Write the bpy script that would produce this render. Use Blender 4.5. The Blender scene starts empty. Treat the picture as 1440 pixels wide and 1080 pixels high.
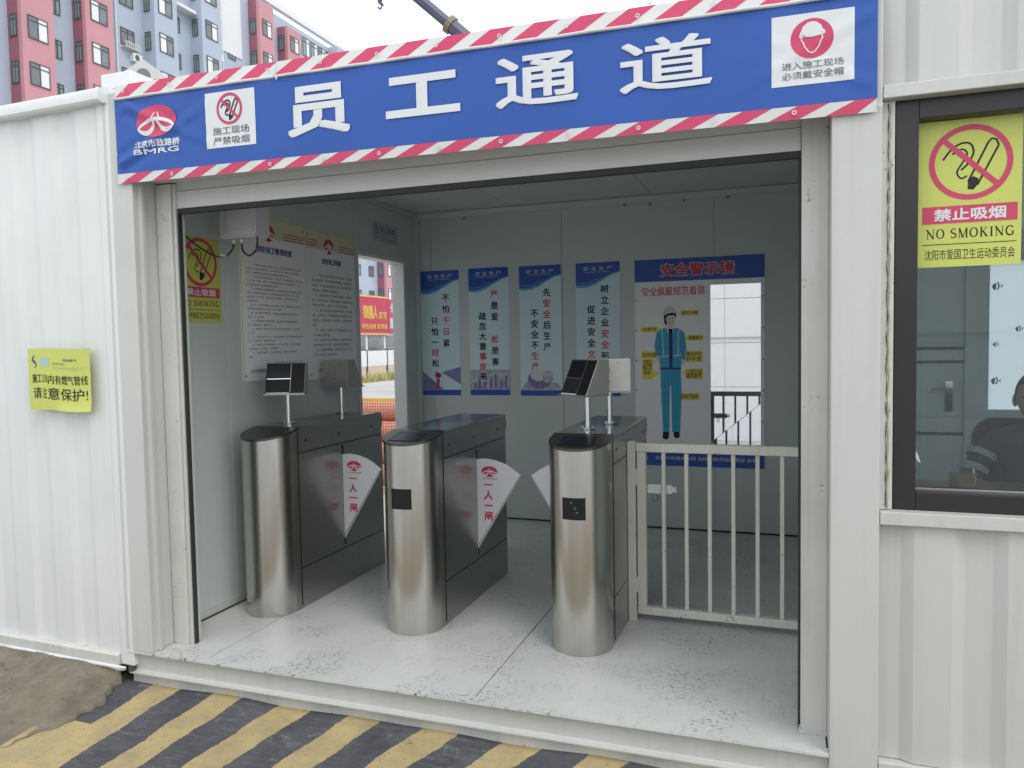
import bpy, bmesh, math, random
from mathutils import noise as mnoise
from mathutils import Vector, Matrix
random.seed(7)
S = bpy.context.scene
COL = S.collection
rad = math.radians

# ------------------------------------------------------------------ camera
def cam_axes(yaw, pitch, roll):
    y, p, r = rad(yaw), rad(pitch), rad(roll)
    f = Vector((-math.sin(y)*math.cos(p), math.cos(y)*math.cos(p), math.sin(p)))
    rt = Vector((math.cos(y), math.sin(y), 0)); up = rt.cross(f)
    return rt*math.cos(r)+up*math.sin(r), -rt*math.sin(r)+up*math.cos(r), f
cd = bpy.data.cameras.new('camera'); cam = bpy.data.objects.new('camera', cd); COL.objects.link(cam)
S.camera = cam
cd.sensor_width = 36; cd.lens = 1088.09/1440*36; cd.clip_end = 2000; cd.clip_start = 0.05
CR, CU, CF = cam_axes(19.525, -3.102, -1.04)
m = Matrix((CR, CU, -CF)).transposed().to_4x4(); m.translation = Vector((2.693, -2.923, 1.432))
cam.matrix_world = m

# ------------------------------------------------------------------ world, sun, exposure
SUN_EL, SUN_AZ = 52, 128     # azimuth: clockwise from +y
w = bpy.data.worlds.new('World'); S.world = w; w.use_nodes = True
nt = w.node_tree; nt.nodes.clear()
sky = nt.nodes.new('ShaderNodeTexSky'); sky.sky_type = 'NISHITA'; sky.sun_disc = False
sky.sun_elevation = rad(SUN_EL); sky.sun_rotation = rad(SUN_AZ); sky.dust_density = 3; sky.air_density = 1.2
mixc = nt.nodes.new('ShaderNodeMix'); mixc.data_type = 'RGBA'; mixc.inputs[0].default_value = 0.8
mixc.inputs[7].default_value = (10.2, 10.7, 11.2, 1)
nt.links.new(sky.outputs[0], mixc.inputs[6])
bg = nt.nodes.new('ShaderNodeBackground'); bg.inputs[1].default_value = 0.1
wo = nt.nodes.new('ShaderNodeOutputWorld')
nt.links.new(mixc.outputs[2], bg.inputs[0]); nt.links.new(bg.outputs[0], wo.inputs[0])
sd = bpy.data.lights.new('sun', 'SUN'); sd.energy = 0.65; sd.angle = rad(25); sd.color = (1, .97, .92)
sun = bpy.data.objects.new('sun', sd); COL.objects.link(sun)
dv = Vector((math.sin(rad(SUN_AZ))*math.cos(rad(SUN_EL)), math.cos(rad(SUN_AZ))*math.cos(rad(SUN_EL)), math.sin(rad(SUN_EL))))
sun.rotation_euler = dv.to_track_quat('Z', 'Y').to_euler()
S.view_settings.view_transform = 'Standard'; S.view_settings.look = 'None'
S.view_settings.gamma = 1; S.view_settings.exposure = 0.64
S.view_settings.use_curve_mapping = False
S.cycles.max_bounces = 9; S.cycles.diffuse_bounces = 5; S.cycles.glossy_bounces = 4; S.cycles.caustics_reflective = False; S.cycles.caustics_refractive = False

# ------------------------------------------------------------------ materials
def mat(name, col, rough=.6, metal=0, var=.0, vscale=3, bump=0, bscale=60, streak=0, spots=0, spotcol=(.12, .1, .08), spotscale=9,
        stretch=(1, 1, 1), emit=None, spec=None, dirt=0, dirtcol=(.25, .21, .15), dirtscale=1.3, aniso=0):
    mt = bpy.data.materials.new(name); mt.use_nodes = True
    n = mt.node_tree.nodes; l = mt.node_tree.links; b = n['Principled BSDF']
    b.inputs['Roughness'].default_value = rough; b.inputs['Metallic'].default_value = metal
    if spec is not None: b.inputs['Specular IOR Level'].default_value = spec
    if aniso: b.inputs['Anisotropic'].default_value = aniso
    tc = n.new('ShaderNodeTexCoord'); out = None
    def rgb(c): 
        x = n.new('ShaderNodeRGB'); x.outputs[0].default_value = (*c, 1); return x.outputs[0]
    def mapped(sc):
        mp = n.new('ShaderNodeMapping'); mp.inputs['Scale'].default_value = sc; l.new(tc.outputs['Object'], mp.inputs[0]); return mp.outputs[0]
    def noise(sc, scale, det=4, ro=.55):
        x = n.new('ShaderNodeTexNoise'); x.inputs['Scale'].default_value = scale; x.inputs['Detail'].default_value = det
        x.inputs['Roughness'].default_value = ro
        l.new(mapped(sc), x.inputs['Vector']); return x.outputs['Fac']
    def mrange(v, a, c, d, e):
        x = n.new('ShaderNodeMapRange'); l.new(v, x.inputs[0]); x.inputs[1].default_value = a; x.inputs[2].default_value = c
        x.inputs[3].default_value = d; x.inputs[4].default_value = e; return x.outputs[0]
    def mix(f, a, c, mode='MIX'):
        x = n.new('ShaderNodeMix'); x.data_type = 'RGBA'; x.blend_type = mode
        if isinstance(f, float): x.inputs[0].default_value = f
        else: l.new(f, x.inputs[0])
        l.new(a, x.inputs[6]); l.new(c, x.inputs[7]); return x.outputs[2]
    c = rgb(col)
    if var:
        f = mrange(noise(stretch, vscale), .3, .7, 0, 1)
        c = mix(f, rgb([v*(1-var) for v in col]), rgb([min(1, v*(1+var*.6)) for v in col]))
    if streak:
        f = mrange(noise((14, 14, .5), 1.5, 5), .5, .8, 0, streak)
        c = mix(f, c, rgb(dirtcol))
    if dirt:
        f = mrange(noise((1, 1, 1), dirtscale, 8, .7), .5, .75, 0, dirt)
        c = mix(f, c, rgb(dirtcol))
    if spots:
        f1 = noise((1, 1, 1), spotscale*4, 3, .6); f2 = noise((1, 1, 1), spotscale*.35, 2)
        a = n.new('ShaderNodeMath'); a.operation = 'MULTIPLY'; l.new(f1, a.inputs[0]); l.new(f2, a.inputs[1])
        f = mrange(a.outputs[0], .40-.04*spots, .43-.04*spots, 0, .8)
        c = mix(f, c, rgb(spotcol))
    l.new(c, b.inputs['Base Color'])
    if bump:
        bp = n.new('ShaderNodeBump'); bp.inputs['Strength'].default_value = bump; bp.inputs['Distance'].default_value = .01
        l.new(noise(stretch, bscale, 3), bp.inputs['Height']); l.new(bp.outputs[0], b.inputs['Normal'])
    if emit: b.inputs['Emission Color'].default_value = (*emit[:3], 1); b.inputs['Emission Strength'].default_value = emit[3]
    return mt

MT = {}
MT['white'] = mat('white_paint', (.53, .535, .51), .45, var=.05, vscale=1.4, bump=.05, bscale=30, streak=.14, dirt=.12)
MT['white2'] = mat('white_paint_cool', (.68, .69, .68), .4, var=.05, vscale=2, bump=.05, bscale=10, streak=.06, dirt=.05)
MT['jamb'] = mat('white_paint_worn', (.57, .565, .525), .5, var=.06, vscale=3, bump=.1, bscale=40, streak=.22, spots=.5, spotscale=22, dirt=.25)
MT['grey_in'] = mat('inner_wall_paint', (.55, .605, .59), .42, var=.05, vscale=1.0, bump=.02, bscale=12, spots=.0, dirt=.05)
MT['ceil'] = mat('ceiling_paint', (.60, .625, .615), .5, var=.05)
MT['shutter'] = mat('shutter_paint', (.55, .55, .55), .4, var=.03, streak=.05)
MT['rubber'] = mat('black_rubber', (.025, .028, .026), .7, var=.2)
MT['dark'] = mat('dark_gap', (.03, .03, .03), .8)
MT['foam'] = mat('sealant', (.42, .40, .30), .8, var=.3, vscale=25, bump=.6, bscale=50, dirt=.5, dirtscale=20)
MT['brown'] = mat('brown_frame', (.020, .015, .0155), .35, var=.15, bump=.02)
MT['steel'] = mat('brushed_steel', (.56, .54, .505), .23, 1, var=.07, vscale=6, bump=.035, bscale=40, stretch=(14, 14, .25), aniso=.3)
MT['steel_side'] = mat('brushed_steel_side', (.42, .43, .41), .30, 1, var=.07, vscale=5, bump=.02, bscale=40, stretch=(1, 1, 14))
MT['steel_top'] = mat('polished_steel', (.40, .41, .41), .16, 1, var=.06, vscale=4)
MT['steel_plate'] = mat('reader_plate', (.55, .54, .50), .42, .9, var=.08, vscale=8)
MT['chrome'] = mat('chrome', (.75, .75, .75), .12, 1)
MT['black'] = mat('black_plastic', (.012, .012, .013), .4, spec=.25)
MT['screen'] = mat('dark_screen', (.01, .011, .025), .22, spec=.3)
MT['gate'] = mat('gate_paint', (.66, .64, .57), .5, var=.06, streak=.25, spots=.35, spotscale=20, spotcol=(.25, .16, .08), dirt=.15)
MT['wing'] = mat('wing_acrylic', (.74, .74, .75), .3)
MT['wplastic'] = mat('white_plastic', (.62, .62, .68), .4, var=.04)
MT['yellow'] = mat('yellow_sticker', (.53, .57, .12), .45, var=.05, vscale=4)
MT['yellow2'] = mat('pale_yellow_label', (.85, .72, .10), .5)
MT['red'] = mat('red_print', (.60, .035, .10), .5)
MT['rose'] = mat('rose_print', (.55, .045, .12), .5, var=.08)
MT['ink'] = mat('black_ink', (.02, .02, .022), .6, spec=.3)
MT['inkgrey'] = mat('grey_ink', (.12, .12, .14), .6)
MT['inkblue'] = mat('navy_ink', (.03, .03, .22), .6)
MT['blue'] = mat('banner_blue', (.014, .080, .36), .5, var=.06, vscale=2, bump=.05, bscale=8)
MT['blue_print'] = mat('poster_blue', (.02, .085, .42), .4)
MT['blue_mid'] = mat('poster_mid_blue', (.10, .36, .62), .4)
MT['blue_pale'] = mat('poster_pale_blue', (.62, .79, .84), .45, var=.03)
MT['poster_grey'] = mat('poster_photo_grey', (.50, .50, .58), .5, var=.5, vscale=22)
MT['poster_violet'] = mat('poster_photo_violet', (.22, .22, .42), .5, var=.3, vscale=14)
MT['print_white'] = mat('white_print', (.66, .67, .68), .5, var=.02)
MT['board'] = mat('board_white', (.86, .86, .88), .4, var=.02)
MT['cream'] = mat('cream_band', (.66, .64, .42), .4)
MT['teal'] = mat('teal_print', (.02, .38, .58), .5, var=.12, vscale=40)
MT['teal_d'] = mat('deep_teal_print', (.012, .22, .44), .5)
MT['skinprint'] = mat('face_print', (.70, .62, .56), .5)
MT['stripe_w'] = mat('banner_white', (.62, .62, .60), .5, var=.06, dirt=.12)
MT['blue_pane'] = mat('note_blue', (.35, .5, .55), .5)
MT['pink_wall'] = mat('pink_render', (.55, .28, .31), .85, var=.05, vscale=.3, streak=.08)
MT['pink_wall_shaded'] = mat('pink_render_shaded', (.32, .12, .16), .85, var=.06, vscale=.4)  # bay sides: the pink render with their shade put into the colour
MT['blue_wall'] = mat('pale_blue_render', (.42, .48, .57), .85, var=.05, vscale=.3, streak=.1)
MT['blue_wall2'] = mat('grey_blue_render', (.30, .39, .50), .85, var=.05, vscale=.3)
MT['pale_wall'] = mat('off_white_render', (.72, .73, .74), .85, var=.04, vscale=.3)
MT['winframe'] = mat('dark_window_frame', (.09, .095, .10), .5)
MT['pane_pale'] = mat('pale_pane', (.74, .76, .76), .1, var=.05, vscale=.6)  # pale pane for one half of a window
MT['pane_grey'] = mat('dark_glass_pane', (.18, .20, .21), .06, var=.3, vscale=.8)
MT['pane_green'] = mat('green_glass_pane', (.22, .31, .30), .06, var=.2, vscale=.8)
MT['crane'] = mat('crane_paint', (.10, .10, .16), .5, var=.2)
MT['crane_ring'] = mat('crane_ring_paint', (.22, .18, .10), .5)
MT['barrier'] = mat('fence_yellow', (.72, .42, .06), .5, var=.1)
MT['pipe'] = mat('pipe_pinkish', (.62, .24, .18), .55, var=.15, vscale=3)
MT['asphalt'] = mat('concrete_ground', (.45, .44, .42), .9, var=.15, vscale=.6, bump=.3, bscale=20, dirt=.2)
MT['road'] = mat('road_surface', (.42, .40, .37), .9, var=.1, vscale=.2)
MT['bank'] = mat('cement_bank', (.185, .16, .12), .95, var=.30, vscale=9, bump=.7, bscale=70, dirt=.75, dirtcol=(.34, .33, .30), dirtscale=3.2)
MT['shopred'] = mat('shop_sign_red', (.50, .03, .09), .5, var=.1)
MT['gold'] = mat('gold_letters', (.72, .42, .10), .4)
MT['leaf'] = mat('leaf', (.06, .09, .04), .6, var=.3)
MT['bark'] = mat('bark', (.10, .08, .06), .9, var=.3)
MT['wood'] = mat('desk_wood', (.24, .16, .125), .35, var=.2, vscale=4, stretch=(1, 8, 1))
MT['skin'] = mat('skin', (.38, .24, .19), .55)
MT['hair'] = mat('hair', (.015, .013, .012), .6, var=.3, vscale=30)
MT['shirt'] = mat('shirt_navy', (.03, .04, .06), .8, var=.2)
MT['shirt_w'] = mat('shirt_stripe', (.40, .42, .42), .8)
MT['amber'] = mat('amber_jar', (.30, .24, .12), .15)
MT['office_white'] = mat('site_office_panel', (.85, .86, .86), .4, var=.03)
MT['office'] = mat('office_wall_paint', (.74, .82, .81), .5, var=.04)
MT['fish'] = mat('fish_sticker_print', (.12, .20, .34), .5, var=.5, vscale=60)
MT['weeds'] = mat('dry_weeds', (.45, .40, .16), .9, var=.4, vscale=2)

def special(name):
    mt = bpy.data.materials.new(name); mt.use_nodes = True
    return mt, mt.node_tree.nodes, mt.node_tree.links
# window glass: reflecting, see-through
mt, n, l = special('window_glass'); n.remove(n['Principled BSDF'])
tr = n.new('ShaderNodeBsdfTransparent'); tr.inputs[0].default_value = (.93, .965, .965, 1)
gl = n.new('ShaderNodeBsdfGlossy'); gl.inputs['Roughness'].default_value = .01
fr = n.new('ShaderNodeFresnel'); fr.inputs[0].default_value = 1.6; mx = n.new('ShaderNodeMixShader')
l.new(fr.outputs[0], mx.inputs[0]); l.new(tr.outputs[0], mx.inputs[1]); l.new(gl.outputs[0], mx.inputs[2]); l.new(mx.outputs[0], n['Material Output'].inputs[0])
MT['glass'] = mt
mt, n, l = special('frosted_glass'); n.remove(n['Principled BSDF'])
tl = n.new('ShaderNodeBsdfTranslucent'); tl.inputs[0].default_value = (.93, .97, .99, 1)
df = n.new('ShaderNodeBsdfDiffuse'); df.inputs[0].default_value = (.8, .85, .87, 1); mx = n.new('ShaderNodeMixShader'); mx.inputs[0].default_value = .2
l.new(tl.outputs[0], mx.inputs[1]); l.new(df.outputs[0], mx.inputs[2]); l.new(mx.outputs[0], n['Material Output'].inputs[0])
MT['frost'] = mt
MT['mirror'] = mat('mirror_silver', (.93, .94, .94), .01, 1)

# floor plate: white paint over tread plate, worn black dashes and scuffs
mt, n, l = special('tread_plate_paint'); b = n['Principled BSDF']; tc = n.new('ShaderNodeTexCoord')
def N_(t, **k):
    x = n.new(t)
    for a, v in k.items(): setattr(x, a, v)
    return x
def lk(a, b_): l.new(a, b_)
def tread(rot):
    mp = N_('ShaderNodeMapping'); mp.inputs['Rotation'].default_value = (0, 0, rad(rot)); mp.inputs['Scale'].default_value = (28, 95, 1)
    lk(tc.outputs['Object'], mp.inputs[0]); v = N_('ShaderNodeTexVoronoi'); v.inputs['Scale'].default_value = 1; v.inputs['Randomness'].default_value = .25
    lk(mp.outputs[0], v.inputs['Vector']); r = N_('ShaderNodeMapRange'); lk(v.outputs['Distance'], r.inputs[0])
    r.inputs[1].default_value = .22; r.inputs[2].default_value = .34; r.inputs[3].default_value = 1; r.inputs[4].default_value = 0; return r.outputs[0]
t1, t2 = tread(30), tread(-52)
def nz(scale, det=4, ro=.6):
    x = N_('ShaderNodeTexNoise'); x.inputs['Scale'].default_value = scale; x.inputs['Detail'].default_value = det; x.inputs['Roughness'].default_value = ro
    lk(tc.outputs['Object'], x.inputs['Vector']); return x.outputs['Fac']
def mr(v, a, c, d, e):
    x = N_('ShaderNodeMapRange'); lk(v, x.inputs[0]); x.inputs[1].default_value = a; x.inputs[2].default_value = c; x.inputs[3].default_value = d; x.inputs[4].default_value = e; return x.outputs[0]
def mm(op, a, c):
    x = N_('ShaderNodeMath', operation=op); lk(a, x.inputs[0])
    if isinstance(c, (int, float)): x.inputs[1].default_value = c
    else: lk(c, x.inputs[1])
    return x.outputs[0]
wear = mr(nz(2.3, 5, .65), .49, .60, 0, 1); fine = mr(nz(46, 2), .50, .58, 0, 1)
wm = mm('MULTIPLY', mm('MULTIPLY', mm('MAXIMUM', t1, t2), wear), fine)
def mixn(f, a, c):
    x = N_('ShaderNodeMix', data_type='RGBA')
    lk(f, x.inputs[0])
    for i, q in ((6, a), (7, c)):
        if isinstance(q, tuple): x.inputs[i].default_value = (*q, 1)
        else: lk(q, x.inputs[i])
    return x.outputs[2]
c = mixn(mr(nz(2.2, 6), .35, .7, 0, 1), (.62, .63, .61), (.53, .54, .525))
c = mixn(mr(nz(5, 8, .75), .56, .75, 0, .4), c, (.34, .34, .31))
c = mixn(mm('MULTIPLY', wm, .85), c, (.05, .05, .045))
mps = N_('ShaderNodeMapping'); mps.inputs['Scale'].default_value = (7, 1.3, 1); mps.inputs['Rotation'].default_value = (0, 0, .35); lk(tc.outputs['Object'], mps.inputs[0])
sn = N_('ShaderNodeTexNoise'); sn.inputs['Scale'].default_value = 4; sn.inputs['Detail'].default_value = 9; sn.inputs['Roughness'].default_value = .75; lk(mps.outputs[0], sn.inputs['Vector'])
c = mixn(mr(sn.outputs['Fac'], .55, .72, 0, .45), c, (.27, .265, .24))
lk(c, b.inputs['Base Color']); b.inputs['Roughness'].default_value = .38
bp = N_('ShaderNodeBump'); bp.inputs['Strength'].default_value = .25; bp.inputs['Distance'].default_value = .003
lk(mm('ADD', t1, t2), bp.inputs['Height']); lk(bp.outputs[0], b.inputs['Normal'])
MT['floor'] = mt

# ramp: hand painted yellow and black stripes that fan a little
mt, n, l = special('striped_ramp_paint'); b = n['Principled BSDF']; tc = n.new('ShaderNodeTexCoord')
sx = N_('ShaderNodeSeparateXYZ'); lk(tc.outputs['Object'], sx.inputs[0])
wob = mr(nz(16, 8, .75), 0, 1, -.020, .020)
yy = mm('ADD', sx.outputs[1], .06)
x0 = mm('DIVIDE', mm('SUBTRACT', mm('ADD', sx.outputs[0], wob), mm('MULTIPLY', yy, .10)), mm('ADD', mm('MULTIPLY', yy, .22), 1.0))
ph = mm('FRACT', mm('DIVIDE', mm('ADD', x0, 3.58+.145), .358), 0)
isy = mm('LESS_THAN', ph, .455)
isy = mm('MAXIMUM', isy, mm('MULTIPLY', mm('LESS_THAN', x0, -.13), mm('LESS_THAN', mm('ADD', sx.outputs[1], wob), -.44)))
yel = mixn(mr(nz(6, 8, .7), .35, .7, 0, 1), (.47, .36, .165), (.31, .255, .14))
blk = mixn(mr(nz(5, 8, .7), .35, .7, 0, 1), (.045, .047, .058), (.095, .097, .105))
c = mixn(isy, blk, yel)
scr = mm('MULTIPLY', mr(nz(13, 9, .85), .54, .62, 0, 1), mr(nz(2.8, 3), .42, .58, 0, 1))
c = mixn(mm('MULTIPLY', scr, .45), c, (.33, .32, .30))
c = mixn(mm('MULTIPLY', mr(nz(60, 3), .66, .70, 0, 1), .8), c, (.04, .035, .03))
mpt = N_('ShaderNodeMapping'); mpt.inputs['Scale'].default_value = (1.2, 9, 1); mpt.inputs['Rotation'].default_value = (0, 0, -.5); lk(tc.outputs['Object'], mpt.inputs[0])
tn_ = N_('ShaderNodeTexNoise'); tn_.inputs['Scale'].default_value = 5; tn_.inputs['Detail'].default_value = 10; tn_.inputs['Roughness'].default_value = .8; lk(mpt.outputs[0], tn_.inputs['Vector'])
c = mixn(mr(tn_.outputs['Fac'], .52, .68, 0, .5), c, (.24, .22, .18))
lk(c, b.inputs['Base Color']); b.inputs['Roughness'].default_value = .75
bp = N_('ShaderNodeBump'); bp.inputs['Strength'].default_value = .5; bp.inputs['Distance'].default_value = .006
lk(nz(45, 6, .7), bp.inputs['Height']); lk(bp.outputs[0], b.inputs['Normal'])
MT['ramp'] = mt

# ------------------------------------------------------------------ mesh helpers
class M:
    def __init__(s): s.v = []; s.f = []
    def add(s, vs, fs):
        o = len(s.v); s.v += [tuple(p) for p in vs]; s.f += [tuple(i+o for i in f) for f in fs]; return s
    def box(s, x0, x1, y0, y1, z0, z1):
        return s.add([(x0, y0, z0), (x1, y0, z0), (x1, y1, z0), (x0, y1, z0), (x0, y0, z1), (x1, y0, z1), (x1, y1, z1), (x0, y1, z1)],
              [(0, 3, 2, 1), (4, 5, 6, 7), (0, 1, 5, 4), (1, 2, 6, 5), (2, 3, 7, 6), (3, 0, 4, 7)])
    def prism(s, pts, z0, z1):                      # pts ccw in xy
        k = len(pts)
        return s.add([(x, y, z0) for x, y in pts]+[(x, y, z1) for x, y in pts],
              [tuple(range(k-1, -1, -1)), tuple(range(k, 2*k))]+[(i, (i+1) % k, (i+1) % k+k, i+k) for i in range(k)])
    def prism_x(s, pts, x0, x1):                    # pts in yz
        k = len(pts)
        return s.add([(x0, y, z) for y, z in pts]+[(x1, y, z) for y, z in pts],
              [tuple(range(k-1, -1, -1)), tuple(range(k, 2*k))]+[(i, (i+1) % k, (i+1) % k+k, i+k) for i in range(k)])
    def plate(s, pts, y=0.0, t=.0):                 # flat polygon in xz facing -y
        k = len(pts); return s.add([(x, y, z) for x, z in pts], [tuple(range(k))])
    def tube(s, path, r, seg=8, cap=True):
        path = [Vector(p) for p in path]; rings = []
        for i, p in enumerate(path):
            t = (path[min(i+1, len(path)-1)]-path[max(i-1, 0)]).normalized()
            a = Vector((0, 0, 1)) if abs(t.z) < .9 else Vector((1, 0, 0))
            u = t.cross(a).normalized(); v = u.cross(t); rr = r[i] if isinstance(r, (list, tuple)) else r
            rings.append([p+(u*math.cos(q)+v*math.sin(q))*rr for q in (2*math.pi*j/seg for j in range(seg))])
        vs = [q for ring in rings for q in ring]; fs = []
        for i in range(len(rings)-1):
            for j in range(seg):
                k = (j+1) % seg; fs.append((i*seg+j, i*seg+k, (i+1)*seg+k, (i+1)*seg+j))
        if cap: fs += [tuple(range(seg-1, -1, -1)), tuple(range((len(rings)-1)*seg, len(rings)*seg))]
        return s.add(vs, fs)
    def stroke(s, pts, wd, y=0.0):                  # flat ribbon in xz
        wds = wd if isinstance(wd, (list, tuple)) else [wd]*len(pts)
        vs = []
        for i, p in enumerate(pts):
            a = pts[max(i-1, 0)]; c_ = pts[min(i+1, len(pts)-1)]; dx, dz = c_[0]-a[0], c_[1]-a[1]; q = math.hypot(dx, dz) or 1
            nx, nz_ = -dz/q*wds[i]/2, dx/q*wds[i]/2; vs += [(p[0]+nx, y, p[1]+nz_), (p[0]-nx, y, p[1]-nz_)]
        return s.add(vs, [(2*i, 2*i+1, 2*i+3, 2*i+2) for i in range(len(pts)-1)])
    def ring(s, cx, cz, rx, rz, wd, y=0.0, seg=48):
        vs = []
        for i in range(seg):
            a = 2*math.pi*i/seg; vs += [(cx+rx*math.cos(a), y, cz+rz*math.sin(a)), (cx+(rx-wd)*math.cos(a), y, cz+(rz-wd)*math.sin(a))]
        return s.add(vs, [(2*i, 2*((i+1) % seg), 2*((i+1) % seg)+1, 2*i+1) for i in range(seg)])
    def disc(s, cx, cz, rx, rz, y=0.0, seg=36):
        vs = [(cx, y, cz)]
        for q in range(1, 6): vs += [(cx+rx*q/5*math.cos(2*math.pi*i/seg), y, cz+rz*q/5*math.sin(2*math.pi*i/seg)) for i in range(seg)]
        fs = [(0, 1+i, 1+(i+1) % seg) for i in range(seg)]
        for q in range(4): fs += [(1+q*seg+i, 1+(q+1)*seg+i, 1+(q+1)*seg+(i+1) % seg, 1+q*seg+(i+1) % seg) for i in range(seg)]
        return s.add(vs, fs)
    def disc_flat(s, cx, cz, rx, rz, y=0.0, seg=36): return s.plate([(cx+rx*math.cos(2*math.pi*i/seg), cz+rz*math.sin(2*math.pi*i/seg)) for i in range(seg)], y)
    def rect(s, x0, x1, z0, z1, y=0.0): return s.plate([(x0, z0), (x1, z0), (x1, z1), (x0, z1)], y)
    def xf(s, fn): s.v = [tuple(fn(*p)) for p in s.v]; return s
    def mesh(s, name):
        me = bpy.data.meshes.new(name); me.from_pydata(s.v, [], s.f); me.update(); return me

def obj(name, M_, m_=None, parent=None, loc=(0, 0, 0), rot=(0, 0, 0), smooth=False, bevel=0, seg=2):
    me = M_ if isinstance(M_, bpy.types.Mesh) else M_.mesh(name)
    if m_ is not None and not me.materials: me.materials.append(MT[m_])
    o = bpy.data.objects.new(name, me); COL.objects.link(o); o.location = loc; o.rotation_euler = rot
    if parent: o.parent = parent
    if smooth:
        for p in me.polygons: p.use_smooth = True
        if smooth == 'auto':
            me.set_sharp_from_angle(angle=rad(35))
    if bevel:
        bv = o.modifiers.new('bevel', 'BEVEL'); bv.width = bevel; bv.segments = seg; bv.limit_method = 'ANGLE'; bv.angle_limit = rad(40)
    return o
def tag(o, label=None, cat=None, group=None, kind=None):
    for k, v in (('label', label), ('category', cat), ('group', group), ('kind', kind)):
        if v: o[k] = v
    return o
def thing(name, label, cat, loc=(0, 0, 0), rz=0, group=None):
    o = bpy.data.objects.new(name, None); COL.objects.link(o); o.location = loc; o.rotation_euler = (0, 0, rz); o.empty_display_size = .1
    return tag(o, label, cat, group)
def copy_tree(o, parent=None):
    kids = [c_ for c_ in KID.get(o.name, [])]
    c_ = o.copy(); COL.objects.link(c_)
    if parent: c_.parent = parent
    for k in kids: copy_tree(k, c_)
    return c_
KID = {}
def index_children():
    KID.clear()
    for o in bpy.data.objects:
        if o.parent: KID.setdefault(o.parent.name, []).append(o)

# ------------------------------------------------------------------ lettering
_tc = {}
def glyphs(s, bold=0, spacing=1.0):
    k = (s, bold, spacing)
    if k in _tc: return _tc[k]
    cu = bpy.data.curves.new('t', 'FONT'); cu.body = s; cu.size = 1; cu.offset = bold; cu.resolution_u = 2; cu.space_character = spacing
    o = bpy.data.objects.new('t', cu); COL.objects.link(o)
    dg = bpy.context.evaluated_depsgraph_get(); me = bpy.data.meshes.new_from_object(o.evaluated_get(dg))
    vs = [v.co.copy() for v in me.vertices]; fs = [tuple(p.vertices) for p in me.polygons]
    bpy.data.objects.remove(o); bpy.data.curves.remove(cu); bpy.data.meshes.remove(me)
    _tc[k] = (vs, fs); return _tc[k]
def shifts(bold, size):
    if bold <= 0: return [(0, 0)]
    b_ = bold*size
    if bold < .0249 and size < .15: return [(-b_*.6, -b_*.3), (b_*.6, b_*.3)]
    if size > .15: return [(b_*1.35*i, b_*j) for i in (-1, -.5, 0, .5, 1) for j in (-1, 0, 1)]
    return [(b_*math.cos(a), b_*math.sin(a)) for a in (math.pi*(i+.5)/4 for i in range(8))]+[(0, 0)]
def put(Mx, s, x0, x1, z0, z1, y, bold=0, spacing=1.0):     # stretched into a box
    vs, fs = glyphs(s, 0, spacing)
    if not vs: return Mx
    sh = shifts(bold, z1-z0)
    if len(sh) > 2: x0 += bold*(z1-z0); x1 -= bold*(z1-z0); z0, z1 = z0+bold*(z1-z0), z1-bold*(z1-z0)
    ax = min(v.x for v in vs); bx_ = max(v.x for v in vs); az = min(v.y for v in vs); bz = max(v.y for v in vs)
    sx_ = (x1-x0)/(bx_-ax); sz = (z1-z0)/max(bz-az, 1e-4)
    for i, (dx, dz) in enumerate(sh): Mx.add([(x0+(v.x-ax)*sx_+dx, y-i*(.0001 if z1-z0 > .12 else .00004), z0+(v.y-az)*sz+dz) for v in vs], fs)
    return Mx
def putw(Mx, s, x0, z0, size, y, bold=0, wide=1.0, spacing=1.0):   # natural size from left baseline
    vs, fs = glyphs(s, bold, spacing)
    Mx.add([(x0+v.x*size*wide, y, z0+v.y*size) for v in vs], fs); return Mx
def putc(Mx, ch, cx, cz, size, y, bold=0, wide=1.0):               # one character centred on its em box
    vs, fs = glyphs(ch, 0)
    if not vs: return Mx
    w0 = .88 if '\u3000' < ch else .5
    for i, (dx, dz) in enumerate(shifts(bold, size)): Mx.add([(cx+(v.x-w0/2)*size*wide+dx, y-i*.00004, cz+(v.y-.33)*size+dz) for v in vs], fs)
    return Mx

def no_smoking_icon(root, cx, cz, r, wd, y, ringmat='rose', lw=.05):
    """ring, slash, cigarette and smoke; r = ring radius"""
    k = M()
    A = lambda x, z: (cx+x*r, cz+z*r)
    # cigarette outline, leaning right
    for a, b_ in (((-.05, -.52), (.42, .50)), ((.17, -.62), (.66, .40))):
        k.stroke([A(*a), A(*b_)], lw*r, y)
    k.stroke([A(.42, .50), A(.50, .58), A(.60, .55), A(.66, .40)], lw*r, y)
    k.plate([A(-.05, -.52), A(.06, -.38), A(.20, -.45), A(.17, -.62), A(.08, -.74), A(-.06, -.72)], y)
    k.stroke(smooth2([A(-.66, .10), A(-.45, .38), A(-.2, .52), A(.0, .48), A(.07, .25), A(-.05, -.02), A(-.22, -.2)]), lw*r, y)
    k.stroke(smooth2([A(-.44, .24), A(-.2, .36), A(-.08, .22), A(-.2, -.02), A(-.32, -.25), A(-.22, -.42), A(-.08, -.36)]), lw*r*.9, y)
    obj('cigarette_mark', k, 'ink', root)
    q = M().ring(cx, cz, r, r, wd, y-.0006)
    d = r-wd*.5; q.stroke([(cx-d*.72, cz+d*.70), (cx+d*.72, cz-d*.70)], wd*.95, y-.0008)
    obj('prohibition_ring', q, ringmat, root)

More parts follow.
